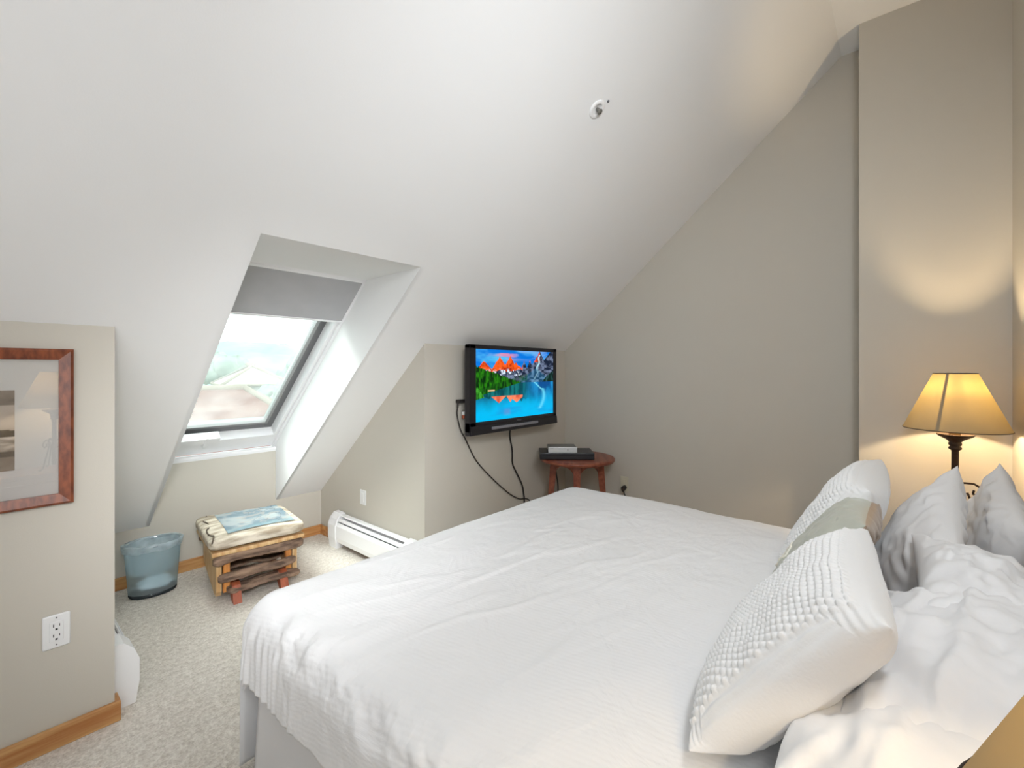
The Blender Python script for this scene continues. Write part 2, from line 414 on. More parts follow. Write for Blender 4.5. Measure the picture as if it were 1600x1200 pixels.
b = MB(); wbox(b, 0.80, 1.035, 1.445, 1.50, -.005, .05); wbox(b, .95, .965, 1.43, 1.53, -.012, .03)
hb = b.build('window_handle', 'skylight_white', win)
# roller blind
bl = thing('roller_blind', 'grey roller blind pulled down over the top of the skylight', 'blind', wpt(.9, 0, .02))
o3 = Vector(wpt(.9, 0, .02))
b = MB()
def wbl(b, *a):
    k = len(b.v); wbox(b, *a); b.v[k:] = [tuple(Vector(p) - o3) for p in b.v[k:]]
wbl(b, H0+.017, H1-.016, .016, .325, -.001, .002); b.build('blind_fabric', 'blind_cloth', bl)
b = MB(); wbl(b, H0+.017, H1-.016, .325, .337, -.005, .006); b.build('bottom_bar', 'skylight_white', bl)
b = MB(); wbl(b, H0+.017, H1-.016, .004, .020, -.006, .02); b.build('head_rail', 'skylight_white', bl)

# baseboards
def bboard(name, x0, x1, y0, y1, h=.073):
    b = MB(); b.box(x0, x1, y0, y1, 0, h, .003); return struct(b.build(name, 'base_wood'))
b = MB(); b.box(XB, XL+.016, YK-.016, YK, 0, .073, .003); struct(b.build('baseboard_left', 'base_wood'))
b = MB(); b.box(XL, XR, YA-.014, YA, 0, .073, .003); struct(b.build('baseboard_front', 'base_wood'))
b = MB(); b.box(XR-.014, XR, YK-.014, YA-.014, 0, .073, .003); b.box(XR-.014, XG, YK-.014, YK, 0, .073, .003); struct(b.build('baseboard_center', 'base_wood'))
b = MB(); b.box(XG-.014, XG, YC, YK-.014, 0, .073, .003); struct(b.build('baseboard_right', 'base_wood'))
b = MB(); b.box(XL, XL+.016, YK, YK+.055, 0, .073, .003); struct(b.build('baseboard_alcove', 'base_wood'))

# ------------------------------------------------------------------ baseboard heaters
def heater(name, label, wallx, side, y0, y1):
    """side=-1: stands off the wall towards -X"""
    t = thing(name, label, 'heater', (wallx, y0, 0))
    L = y1 - y0; s = side
    prof = [(0, .235), (.028, .238), (.060, .205), (.074, .165), (.074, .085), (.066, .045), (0, .045)]
    def pr(b, poly, a, c): b.prism([(s*p, q) for p, q in poly], a, c, 'y')
    b = MB(); pr(b, [(.002, .225), (.002, .236), (.030, .236), (.036, .226)], .0, L); pr(b, [(.002, .03), (.002, .225), (.006, .225), (.006, .03)], 0, L); b.build('back_panel', 'heater_white', t)
    b = MB(); pr(b, [(.060, .188), (.064, .190), (.075, .165), (.075, .085), (.068, .05), (.064, .05), (.071, .085), (.071, .163)], 0, L); b.build('front_panel', 'heater_white', t)
    b = MB(); pr(b, [(.044, .212), (.048, .216), (.058, .196), (.054, .194)], 0, L); b.build('damper', 'heater_white', t)
    b = MB(); pr(b, [(.008, .10), (.008, .16), (.058, .16), (.058, .10)], .01, L-.01); b.build('heating_element', 'heater_inner', t)
    for yy, y2 in ((-.07, .03), (L-.03, L+.07)):
        b = MB(); pr(b, [(0, 0), (0, .246), (.034, .246), (.066, .212), (.082, .168), (.082, .08), (.076, .045), (.070, 0)] , yy, y2); b.build('end_cap', 'heater_white', t)
    return t
heater('baseboard_heater', 'white baseboard heater along the alcove wall beyond the bed foot', XR-.016, -1, 2.30, 3.14)
heater('baseboard_heater', 'white baseboard heater peeking out past the wood-trimmed corner of the picture wall', XL+.002, 1, 2.345, 3.05)

# ------------------------------------------------------------------ outlets and switch
def duplex(b, ox, oz):
    pass
t = thing('wall_outlet', 'white two-socket outlet plate below the framed picture', 'outlet', (.1785, YK, .400))
b = MB(); b.box(-.0345, .0345, -.006, 0, -.057, .057, .004); b.build('cover_plate', 'plate_white', t)
b = MB(); b.box(-.0175, .0175, -.009, -.004, -.034, .034, .0015); b.build('receptacle', 'plate_white', t)
b = MB()
for dz in (.017, -.017):
    b.box(-.0085, -.0060, -.0098, -.008, dz-.001, dz+.009); b.box(.0060, .0085, -.0098, -.008, dz, dz+.008); b.box(-.003, .003, -.0098, -.008, dz-.012, dz-.006)
b.build('socket_slots', 'slot_dark', t)
for dz in (.046, -.046):
    b = MB(); b.lathe([(.0025, 0), (.0025, .0012)], 10); o = b.build('screw', 'logo_grey', t); o.location = (0, -.006, dz); o.rotation_euler = (math.pi/2, 0, 0)
t = thing('wall_switch', 'narrow white switch plate on the alcove wall above the heater', 'switch', (XR, 2.894, .394))
b = MB(); b.box(-.006, 0, -.036, .036, -.052, .052, .003); b.build('cover_plate', 'plate_white', t)
b = MB(); b.box(-.010, -.004, -.016, .016, -.033, .033, .002); b.build('rocker', 'plate_white', t)
t = thing('wall_outlet', 'ivory outlet plate low on the gable wall beside the round table', 'outlet', (XG, 1.657, .400))
b = MB(); b.box(-.006, 0, -.034, .034, -.057, .057, .003); b.build('cover_plate', 'plate_ivory', t)
b = MB(); b.box(-.009, -.004, -.017, .017, -.034, .034, .0015); b.build('receptacle', 'plate_ivory', t)
t = thing('power_plug', 'dark plug and cord in the gable wall outlet', 'plug', (XG-.01, 1.650, .375))
b = MB(); b.tube([(0, 0, 0), (-.03, 0, -.004), (-.05, -.01, -.016)], [.017, .019, .011], 12); b.build('plug_body', 'cable', t)
b = MB(); b.tube([(-.048, -.01, -.014), (-.055, -.03, -.05), (-.045, -.06, -.13), (-.03, -.07, -.25), (-.03, -.02, -.36), (-.03, .1, -.368)], .0045, 8); b.build('cord', 'cable', t)

# ------------------------------------------------------------------ sprinkler head on the slope
sp0 = Vector((1.814, 1.045, zs(1.045)))
t = thing('ceiling_sprinkler', 'small white recessed sprinkler head on the sloped ceiling', 'sprinkler', sp0)
nrm = Vector((0, -.6547, -.7559)); t.rotation_euler = nrm.to_track_quat('Z', 'Y').to_euler()
b = MB(); b.lathe([(.020, -.002), (.040, -.001), (.042, .002), (.038, .006), (.027, .008), (.024, .004), (.022, -.0)], 32); b.build('escutcheon', 'ceiling_paint', t)
b = MB(); b.lathe([(.008, .0), (.009, .012), (.005, .016), (.004, .022)], 16); b.lathe([(.013, .022), (.013, .024)], 16); b.build('sprinkler_body', 'box_top', t)
o = MB().lathe([(.006, 0), (.006, .003)], 12).build('indicator_disc', 'logo_grey', t); o.location = (.03, .052, .0)

# ------------------------------------------------------------------ framed picture
t = thing('framed_picture', 'sepia landscape print in a wide cream mat and reddish-brown wooden frame', 'picture', (-.06, YK, 1.1025))
FW, FH, FB = .28, .266, .037
def frame_part(b, poly): b.prism(poly, -.026, -.002, 'y')
b = MB()
for sx in (1,):
    for k, (pa, pb_) in enumerate((((-FW, FH), (FW, FH)), ((FW, FH), (FW, -FH)), ((FW, -FH), (-FW, -FH)), ((-FW, -FH), (-FW, FH)))):
        ia = (math.copysign(FW-FB, pa[0]), math.copysign(FH-FB, pa[1])); ib = (math.copysign(FW-FB, pb_[0]), math.copysign(FH-FB, pb_[1]))
        ma = (math.copysign(FW-.008, pa[0]), math.copysign(FH-.008, pa[1])); mb = (math.copysign(FW-.008, pb_[0]), math.copysign(FH-.008, pb_[1]))
        A = lambda p, y: (p[0], y, p[1])
        v = [A(pa, -.001), A(pb_, -.001), A(pa, -.020), A(pb_, -.020), A(ma, -.026), A(mb, -.026), A(ia, -.019), A(ib, -.019), A(ia, -.004), A(ib, -.004)]
        b.add(v, [(0, 1, 3, 2), (2, 3, 5, 4), (4, 5, 7, 6), (6, 7, 9, 8), (0, 8, 9, 1)])
b.build('picture_frame', 'frame_wood', t)
b = MB(); b.box(-FW+FB, FW-FB, -.010, -.006, -FH+FB, FH-FB); b.build('mat_board', 'mat_board', t)
n1, n2 = 90, 90
U, V = np.meshgrid(np.linspace(0, 1, n1), np.linspace(0, 1, n2), indexing='ij')
P = np.stack([-.141 + U*.282, 0*U - .0106, -.1335 + V*.262], -1)
g = .55 + .35*fbm(U*3, V*9, seed=3)
ridge = .52 + .10*fbm(U*4, U*0, seed=5)
land = V < ridge
lum = np.where(V > .82, .45 + .3*fbm(U*4, V*8, seed=9), .80 + .15*fbm(U*3, V*5, seed=8))
lum = np.where((V < ridge+.02) & (V > .42), .22 + .2*fbm(U*12, V*12, seed=11), lum)
lum = np.where((V <= .42) & (V > .24), .62 + .5*fbm(U*5, V*22, seed=13), lum)
lum = np.where((V <= .24) & (V > .17), .25 + .1*fbm(U*7, V*12, seed=14), lum)
lum = np.where(V <= .17, .48 + .15*fbm(U*4, V*9, seed=15), lum)
lum = np.clip(lum, .08, .95)
pc = np.stack([lum**1.6*.80, lum**1.7*.70, lum**1.8*.60], -1)
grid_obj('photo_print', P, 'photo_print', t, paint=pc)
b = MB(); b.box(-FW+FB, FW-FB, -.0165, -.015, -FH+FB, FH-FB); b.build('glazing', 'picture_glass', t)

# ------------------------------------------------------------------ television
TX0, TX1, TZ0, TZ1, TY = 2.027, 2.980, .872, 1.458, 2.08
tv = thing('television', 'black flat-screen television on the wall showing a mountain lake', 'television', ((TX0+TX1)/2, TY, (TZ0+TZ1)/2))
w2, h2 = (TX1-TX0)/2, (TZ1-TZ0)/2
sx0, sx1, sz0, sz1 = 2.083-(TX0+TX1)/2, 2.937-(TX0+TX1)/2, .957-(TZ0+TZ1)/2, 1.430-(TZ0+TZ1)/2
b = MB()
# bezel as a frame of four bars + lower speaker apron
b.box(-w2, w2, 0, .045, sz1, h2, .004); b.box(-w2, sx0, 0, .045, -h2+.02, h2, .004); b.box(sx1, w2, 0, .045, -h2+.02, h2, .004); b.box(-w2, w2, 0, .045, -h2, sz0, .004)
b.build('bezel', 'tv_black', tv)
b = MB(); b.box(-w2+.004, w2-.004, .03, .055, -h2+.006, h2-.006, .006); b.box(-w2+.05, w2-.05, .05, .10, -h2+.08, h2-.10, .01); b.build('back_shell', 'tv_side', tv)
b = MB(); b.prism([(-.006, -h2+.060), (-.012, -h2+.004), (.04, -h2-.004), (.04, -h2+.06)], -w2+.006, w2-.006, 'x'); b.build('speaker_apron', 'tv_black', tv)
b = MB(); b.box(-.285, .215, -.018, -.008, -h2+.026, -h2+.044, .002); sb = b.build('speaker_strip', 'tv_silver', tv)
b = MB(); b.box(-.037, -.034, -.0195, -.017, -h2+.026, -h2+.044); b.build('strip_seam', 'tv_side', sb)
b = MB(); b.box(-.035, .035, .10, YK-TY, -.12, .12); b.box(-.12, .12, .098, .108, -.1, .1); b.build('wall_mount', 'tv_black', tv)
# maker's lettering: a tiny, unreadable grey word
b = MB()
for i, wch in enumerate((.008, .007, .006, .007, .006)):
    x = -.012 + i*.0105
    if i % 2 == 0:
        b.box(x, x+.002, -.0015, .0005, sz0-.028, sz0-.016); b.box(x, x+wch, -.0015, .0005, sz0-.018, sz0-.016); b.box(x, x+wch, -.0015, .0005, sz0-.023, sz0-.0215)
    else:
        b.box(x, x+.002, -.0015, .0005, sz0-.028, sz0-.016); b.box(x+wch-.002, x+wch, -.0015, .0005, sz0-.028, sz0-.016); b.box(x, x+wch, -.0015, .0005, sz0-.028, sz0-.026)
b.build('maker_mark', 'logo_grey', tv)
# the picture
n1, n2 = 340, 200
U, V = np.meshgrid(np.linspace(0, 1, n1), np.linspace(0, 1, n2), indexing='ij')
C = np.zeros(U.shape + (3,))
def put(mask, col, a=1.0):
    global C
    m = (np.clip(mask, 0, 1) * a)[..., None]; col = np.asarray(col, float)
    if col.ndim == 1: col = col[None, None, :]
    C = C*(1-m) + col*m
sL = lambda r, g, b_: np.array(srgb(r, g, b_)[:3])
def lerp(c1, c2, t): return c1[None, None]*(1-t[..., None]) + c2[None, None]*t[..., None]
HZ = .52     # shoreline
cl = smooth(fbm(U*3, V*7, seed=21), -.2, .5)
put(np.ones(U.shape), lerp(sL(0, 120, 225), sL(90, 205, 250), cl))
put(smooth(fbm(U*5+3, V*14, seed=22), .05, .5)*smooth(V, .8, .95), lerp(sL(120, 170, 235), sL(240, 150, 170), smooth(-abs(U-.35), -.18, -.05)), .8)
def tri(c, w, h): return np.clip(1 - abs(U - c)/w, 0, 1)*h
peak = np.maximum.reduce([tri(.09, .14, .20), tri(.27, .13, .26), tri(.40, .12, .28), tri(.47, .15, .18), tri(.58, .07, .21), tri(.66, .08, .22), tri(.80, .18, .36), tri(.78, .05, .35), tri(1.0, .3, .42)]) + HZ + .12 + .02*fbm(U*40, U*0, seed=30)
rockn = fbm(U*26, V*26, seed=31); rock = lerp(sL(22, 34, 58), sL(120, 135, 165), smooth(rockn, -.35, .5))
put(V < peak, rock)
orange = (V < peak) & (V > .70 + .05*fbm(U*14, V*6, seed=33)) & (U < .56)
put(orange, lerp(sL(170, 40, 10), sL(255, 98, 30), smooth(fbm(U*30, V*18, seed=34), -.6, .25)))
put((V < peak) & (V > .83) & (U > .54) & (U < .80), lerp(sL(150, 50, 30), sL(245, 80, 40), smooth(rockn, -.5, .2)))
put((V < peak) & (V > .95) & (U > .82) & (U < .9), sL(240, 90, 50))
snow = smooth(fbm(U*40, V*30, seed=36), .12, .3)*smooth(V, .60, .64)*(1-smooth(V, .70, .74))*(U < .55)
put(snow, sL(225, 238, 255))
# gullies and snow chutes at the right
put(np.exp(-((U-(.80-.16*(.95-V)+.01*np.sin(V*40)))/.010)**2)*(V > .68)*(V < .95), sL(190, 240, 255))
put(np.exp(-((U-(.72+.50*(V-.57)))/.010)**2)*(V > .56)*(V < .70), sL(190, 240, 255))
fan = (V < .74-.9*abs(U-.74)) & (V > HZ)
put(fan*.7, lerp(sL(30, 84, 120), sL(90, 150, 190), smooth(rockn, -.4, .5)))
put(((V-HZ) < .16*smooth(U, .80, 1.0) + .02*fbm(U*30, U*0, seed=39)) & (V > HZ) & (U > .78), lerp(sL(8, 40, 34), sL(50, 90, 90), smooth(fbm(U*40, V*18, seed=41), -.3, .5)))
# lake
dep = (HZ - V)/HZ
lake = lerp(sL(14, 96, 128), sL(0, 190, 245), smooth(dep + .25*fbm(U*7, V*3, seed=50), .1, .75))
put(V < HZ, lake)
put((V < HZ)*smooth(U, .55, .75)*smooth(V, .05, .5), lerp(sL(10, 74, 150), sL(30, 150, 220), smooth(fbm(U*16, V*4, seed=52), -.4, .4)), .8)
rf = .30 - .10*smooth(U, 0, 1) + .035*np.abs(np.sin(U*23))+.03*fbm(U*30, U*0, seed=53)
put((V < HZ)*(V > rf)*(1-smooth(U, .5, .7)), lerp(sL(4, 70, 76), sL(20, 120, 120), smooth(fbm(U*40, V*4, seed=54), -.3, .4)), .95)
def rtri(c, w, h): return np.clip(1 - abs(U-c)/w, 0, 1)*h
rm = np.maximum.reduce([rtri(.26, .09, .10), rtri(.48, .11, .11), rtri(.40, .05, .10)])
put((V < .335) & (V > .335-rm) & (U > .17) & (U < .56), lerp(sL(215, 84, 60), sL(250, 140, 100), smooth(fbm(U*20, V*8, seed=55), -.5, .4)))
put(smooth(-abs(U-.36), -.06, -.01)*smooth(-abs(V-.10), -.07, 0), sL(150, 150, 190), .4)
put(smooth(fbm(U*3+5, V*10, seed=57), 0, .5)*(V < rf)*.35, sL(40, 90, 200))
put(np.exp(-((U-(.80+.06*np.sin((.5-V)*8)))/.022)**2)*(V < .42)*(V > .10), sL(110, 225, 255), .75)
put(np.exp(-((U-(.72+.9*(HZ-V)))/.012)**2)*(V < HZ)*(V > .40), sL(130, 235, 255), .8)
# forest wedge
fo = .78 - .46*U - .02*np.abs(np.sin(U*95)) - .015*fbm(U*60, U*0, seed=60)
lo = .34 + .34*U
tree = smooth(fbm(U*70, V*14, seed=61), -.4, .5)
put((V < fo) & (V > lo) & (U < .62), lerp(sL(6, 44, 10), sL(40, 130, 16), tree))
put((V < .34+.34*U+.10) & (V > lo) & (U < .62)*1, lerp(sL(4, 30, 14), sL(24, 96, 18), tree), .6)
put((V < .46-1.1*U + .05*fbm(U*40, V*30, seed=63)) & (V > .30+.3*U), lerp(sL(14, 84, 16), sL(70, 170, 50), tree))
put((np.abs(V-.42) < .012) & (np.abs(U-.17) < .04), sL(240, 200, 150))
P = np.stack([sx0 + U*(sx1-sx0), 0*U + .004, sz0 + V*(sz1-sz0)], -1)
C = np.clip(C, 0, 1)
grid_obj('screen', P, 'screen_picture', tv, paint=C)

# things on the television's side and its cords
plug = t = thing('cable_plug', 'black plug in the television side edge with a thin cord looping down the wall', 'plug', (2.045, 2.19, 1.09))
b = MB(); b.box(-.035, .03, -.03, .005, -.010, .012, .004); b.tube([(-.03, -.012, -.01), (-.032, -.012, -.04)], .006, 8); b.build('plug_body', 'cable', t)
t = thing('inline_adapter', 'small red and white cable adapter behind the television side edge', 'adapter', (2.07, 2.17, 1.0))
b = MB(); b.box(-.02, .02, -.01, .01, 0, .022, .003); b.build('adapter_top', 'plate_white', t)
b = MB(); b.box(-.02, .02, -.01, .01, -.022, 0, .003); o = b.build('adapter_base', 'red_foot', t)
def cable(name, pts, r, label, m='cable', parent=None):
    # Catmull-Rom through the points
    P_ = [Vector(p) for p in pts]; Q = [P_[0]] + P_ + [P_[-1]]; out = []
    for i in range(1, len(Q)-2):
        for k in range(8):
            t_ = k/8; a, b_, c, d = Q[i-1], Q[i], Q[i+1], Q[i+2]
            out.append(.5*((2*b_) + (-a+c)*t_ + (2*a-5*b_+4*c-d)*t_*t_ + (-a+3*b_-3*c+d)*t_**3))
    out.append(P_[-1]); base = out[-1].copy() if parent is None else Vector(parent.location)
    b = MB(); b.tube([p - base for p in out], r, 8); o = b.build(name, m, parent)
    if parent is not None: return o
    o.location = base
    return tag(o, label, 'cord')
cable('power_cord', [(2.012, 2.178, 1.05), (2.02, 2.19, 1.00), (2.06, 2.20, .90), (2.107, 2.205, .835), (2.209, 2.205, .676), (2.369, 2.205, .525), (2.50, 2.205, .42), (2.58, 2.205, .363), (2.667, 2.205, .318), (2.80, 2.205, .27), (2.9, 2.205, .05)], .0042, '', parent=plug)
cable('power_cord', [(2.55, 2.185, .90), (2.556, 2.203, .812), (2.585, 2.205, .70), (2.59, 2.205, .60), (2.622, 2.205, .541), (2.70, 2.205, .42), (2.722, 2.205, .34), (2.729, 2.205, .28), (2.74, 2.205, .02)], .0058, '', parent=tv)
cable('signal_cord', [(3.13, 2.10, .585), (3.125, 2.17, .55), (3.12, 2.19, .50), (3.135, 2.19, .42), (3.16, 2.19, .3), (3.15, 2.19, .02)], .005, 'dark cord dropping behind the round table to the floor')

# ------------------------------------------------------------------ round side table with boxes
camdir = math.atan2(-1.91, -2.975)
t = thing('side_table', 'round reddish wooden side table in the corner under the television', 'table', (2.985, 1.895, 0), camdir)
R_ = .285
b = MB(); b.lathe([(R_-.02, .600), (R_-.006, .604), (R_, .614), (R_, .622), (R_-.006, .629), (R_-.03, .631)], 64); b.build('tabletop', 'table_wood', t)
for k in range(4):
    a = k*math.pi/2; ca, sa = math.cos(a), math.sin(a)
    b = MB(); r0, r1 = .175, .225; w0, w1 = .026, .016
    v = []
    for r, w, z in ((r1, w1, 0), (r0, w0, .60)):
        for p, q in ((-1, -1), (1, -1), (1, 1), (-1, 1)): 
            x, y = r + p*w, q*w; v.append((x*ca - y*sa, x*sa + y*ca, z))
    b.add(v, [(3, 2, 1, 0), (4, 5, 6, 7), (0, 1, 5, 4), (1, 2, 6, 5), (2, 3, 7, 6), (3, 0, 4, 7)]); b.build('leg', 'table_wood', t)
for k in range(4):
    a0 = k*math.pi/2; a1 = a0 + math.pi/2
    pA = Vector((.175*math.cos(a0), .175*math.sin(a0), 0)); pB = Vector((.175*math.cos(a1), .175*math.sin(a1), 0))
    d = (pB-pA).normalized(); n = Vector((-d.y, d.x, 0))*.010; L = (pB-pA).length
    top = .6; N = 14; v = []; f = []
    for i in range(N+1):
        u = i/N; e = min(u, 1-u)*2; drop = .035 + .075*(1-e)**3
        p = pA + d*L*u
        for nn in (-n, n): v.append(tuple(p+nn+Vector((0, 0, top)))); v.append(tuple(p+nn+Vector((0, 0, top-drop))))
    for i in range(N):
        o_ = i*4; f += [(o_, o_+1, o_+5, o_+4), (o_+2, o_+6, o_+7, o_+3), (o_, o_+4, o_+6, o_+2), (o_+1, o_+3, o_+7, o_+5)]
    b = MB(); b.add(v, f); b.build('apron', 'table_wood', t)
yw = YAW - math.pi/2    # faces the viewer
Rv = Vector((math.sin(YAW), -math.cos(YAW), 0)); Fv = Vector((math.cos(YAW), math.sin(YAW), 0))
cb = Vector((2.90, 1.94, .631))
t = thing('media_player', 'wide flat black box on the round side table', 'media player', cb, yw - .02)
b = MB(); b.box(-.200, .200, -.115, .115, .004, .052, .004); b.build('case', 'box_black', t)
b = MB(); b.box(-.195, .195, -.1165, -.114, .024, .027); b.build('disc_slot', 'slot_dark', t)
for p in (-1, 1):
    for q in (-1, 1):
        o = MB().lathe([(.012, 0), (.012, .006)], 12).build('foot', 'slot_dark', t); o.location = (p*.17, q*.08, 0)
t = thing('cable_box', 'small silver box stacked on the wide black box', 'cable box', cb + Rv*-.033 + Vector((0, 0, .052)) - Fv*.02, yw)
b = MB(); b.box(-.105, .105, -.07, .08, 0, .040, .004); b.build('case', 'box_top', t)
b = MB(); b.box(-.107, .107, -.078, -.068, -.001, .041, .003); fp = b.build('front_panel', 'box_silver', t)
b = MB(); b.box(.034, .039, -.0795, -.077, .016, .028); b.build('button', 'logo_grey', fp)
b = MB(); b.box(-.095, -.070, -.0795, -.077, .029, .0315); b.build('front_marking', 'logo_grey', fp)

# ------------------------------------------------------------------ waste bin
bn = thing('waste_bin', 'clear blue oval plastic waste bin with a white liner in the alcove', 'waste bin', (.668, 3.318, 0), -.10)
def ovals(prof, n=56, sx=1.0, sy=.72, jag=0.0, seed=0, cap=False):
    b = MB(); v = []; f = []
    for i, (r, z) in enumerate(prof):
        for k in range(n):
            a = 2*math.pi*k/n; rr = r*(1 + jag*float(vn(k*.35, i*.8, seed=seed)))
            v.append((rr*sx*math.cos(a), rr*sy*math.sin(a), z + jag*.12*float(vn(k*.3+9, i*.7, seed=seed+2))))
    for i in range(len(prof)-1):
        for k in range(n): f.append((i*n+k, i*n+(k+1) % n, (i+1)*n+(k+1) % n, (i+1)*n+k))
    if cap: f.append(tuple(range(n))[::-1])
    b.add(v, f, True); return b
ovals([(.113, .022), (.120, .12), (.128, .22), (.134, .285)]).build('bin_wall', 'bin_plastic', bn)
b = ovals([(.098, 0), (.108, .002), (.113, .012), (.113, .024), (.105, .016), (.06, .012), (.001, .012)], cap=True); b.build('bin_base', 'bin_base', bn)
b = ovals([(.130, .288), (.136, .284), (.1415, .288), (.1415, .296), (.136, .300), (.130, .296), (.130, .288)]); b.build('rim', 'bin_rim', bn)
lnr = thing('bin_liner', 'crumpled thin white plastic bag lining the blue waste bin', 'bin liner', (.668, 3.318, .014), -.10)
b = ovals([(.139, .262-.014), (.142, .275-.014), (.1435, .303-.014), (.138, .305-.014), (.128, .29-.014), (.123, .20), (.116, .15), (.098, .115), (.07, .10), (.03, .092), (.001, .09)], n=72, jag=.035, seed=4); b.build('bag_mouth', 'bin_liner', lnr)
n1, n2 = 60, 40
Uu, Vv = np.meshgrid(np.linspace(0, 2*math.pi, n1), np.linspace(-math.pi/2, math.pi/2, n2), indexing='ij')
rr = 1 + .22*fbm(np.cos(Uu)*2+3, np.sin(Uu)*2+Vv*1.4, Vv*2, seed=71) + .14*np.abs(fbm(np.cos(Uu)*5, np.sin(Uu)*5+Vv*2, Vv*4, seed=72))
P = np.stack([.088*rr*np.cos(Uu)*np.cos(Vv) + .012, .058*rr*np.sin(Uu)*np.cos(Vv), .042 + .036*rr*np.sin(Vv)], -1)
P[-1] = P[0]; P[..., 2] = np.maximum(P[..., 2], .001)
grid_obj('crumpled_bag', P, 'bag_white', lnr)

# ------------------------------------------------------------------ log ottoman
ot = thing('glider_ottoman', 'rustic log ottoman with a cushion printed pale blue, under the skylight', 'ottoman', (1.10, 3.075, 0), -.13); ot.scale = (1.06, 1.06, 1.04)
# local x: long side, local y: depth; sides of light pine, rails of bark-covered wood
LX, LY = .215, .245
b = MB(); b.box(-LX-.012, LX+.012, -LY-.005, LY+.005, .262, .285, .006); b.build('seat_board', 'pine', ot)
for s in (-1, 1):
    b = MB(); b.prism([(-LY+.045, .262), (-LY+.045, .055), (-LY+.065, .028), (-LY+.105, .028), (LY-.065, .105), (LY-.045, .13), (LY-.045, .262)], s*(LX-.028)-.012, s*(LX-.028)+.012, 'x'); b.build('side_panel', 'pine', ot)
    for yy in (-1, 1):
        b = MB(); b.box(s*(LX-.062)-.016, s*(LX-.062)+.016, yy*(LY-.055)-.014, yy*(LY-.055)+.014, .045, .25, .004); b.build('post', 'pine_orange', ot)
def rail(name, x0, x1, y, z, ry, rz, seed, m='bark'):
    N, K = 36, 18; v = []; f = []
    for i in range(N+1):
        u = i/N; x = x0 + (x1-x0)*u
        for k in range(K):
            a = 2*math.pi*k/K; n = 1 + .22*float(fbm(u*7, math.cos(a)*1.5+5, math.sin(a)*1.5, seed=seed)) + .10*float(vn(u*26, k*.6, seed=seed+3))
            taper = .55 + .45*min(1, u*14, (1-u)*14)**.5
            v.append((x, y + ry*n*taper*math.cos(a) + .006*float(vn(u*4, 2., seed=seed)), z + rz*n*taper*math.sin(a) + .010*float(vn(u*4, 7., seed=seed))))
    for i in range(N):
        for k in range(K): f.append((i*K+k, i*K+(k+1) % K, (i+1)*K+(k+1) % K, (i+1)*K+k))
    f.append(tuple(range(K))[::-1]); f.append(tuple(N*K+k for k in range(K)))
    b = MB(); b.add(v, f, True); return b.build(name, m, ot)
rail('log_rail', -LX-.003, LX+.012, -LY+.022, .238, .020, .030, 81)
rail('log_rail', -LX-.003, LX+.012, LY-.022, .238, .020, .028, 82)
rail('log_rail', -LX+.020, LX-.030, -LY+.022, .140, .022, .024, 83)
rail('log_rail', -LX+.040, LX-.040, 0, .11, .05, .015, 84)
rail('log_rail', -LX+.060, LX-.010, -LY+.035, .062, .050, .020, 85)
rail('log_rail', -LX+.060, LX-.040, .02, .050, .06, .014, 86)
b = MB()
for s in (-1, 1):
    b = MB(); b.prism([(-LY-.035, 0), (-LY+.015, 0), (-LY+.09, .06), (LY-.09, .06), (LY-.03, 0), (LY+.02, 0), (LY-.03, .07), (-LY+.03, .095), (-LY+.005, .085)], s*(LX-.10)-.020, s*(LX-.10)+.020, 'x'); b.build('foot', 'red_foot', ot)
# cushion: rounded, wavy
n1, n2 = 110, 110
def superq(nu, nv, a, b_, c, e1, e2):
    Vv, Uu = np.meshgrid(np.linspace(-math.pi/2, math.pi/2, nv), np.linspace(-math.pi, math.pi, nu))
    f = lambda w, e: np.sign(w)*np.abs(w)**e
    return a*f(np.cos(Vv), e1)*f(np.cos(Uu), e2), b_*f(np.cos(Vv), e1)*f(np.sin(Uu), e2), c*f(np.sin(Vv), e1), Uu, Vv
X, Y, Z, _, _ = superq(120, 60, LX+.022, LY+.016, .036, .45, .22)
nz = fbm(X*9+4, Y*9, Z*9, seed=91)
P = np.stack([X*(1+.02*nz), Y*(1+.02*nz), .322 + Z + .010*fbm(X*5, Y*5, Z*3, seed=92)], -1)
cu = grid_obj('cushion', P, 'cream_fabric', ot)
# printed panel following the cushion's top
U, V = np.meshgrid(np.linspace(0, 1, 150), np.linspace(0, 1, 110), indexing='ij')
px = -.145 + U*.335; py = -.195 + V*.395
topz = .322 + .036*(1-np.clip(np.abs(px)/(LX+.022), 0, 1)**4)**.25 * (1-np.clip(np.abs(py)/(LY+.016), 0, 1)**4)**.25
pz = .3605 + .010*fbm(px*5, py*5, .036*3, seed=92)
d_ = fbm(U*4, V*5, seed=95); e_ = fbm(U*9+2, V*11, seed=96)
C = lerp(sL(112, 130, 140), sL(158, 166, 168), smooth(d_, -.4, .4))
put(smooth(e_, .1, .4)*.5, sL(170, 160, 150))
put((np.abs(fbm(U*5+8, V*5, seed=97)) < .03)*(U > .45)*.7, sL(84, 92, 98))
put(smooth(-V, -.22, -.05)*.5, sL(116, 150, 160))
grid_obj('printed_panel', np.stack([px, py, pz], -1), 'printed_fabric', ot, paint=C)
for yy, sd in ((-1, 5), (1, 6)):
    pass
pts = [(-LX-.010 + .012*math.sin(k*.9) + .035*(k/16) , -LY-.004 + (2*LY)*k/16, .357 + .006*math.sin(k*1.3) - (.02 if k in (0, 16) else 0)) for k in range(17)]
b = MB(); b.tube(pts, .0035, 8); b.build('seam_cord', 'piping_dark', ot)

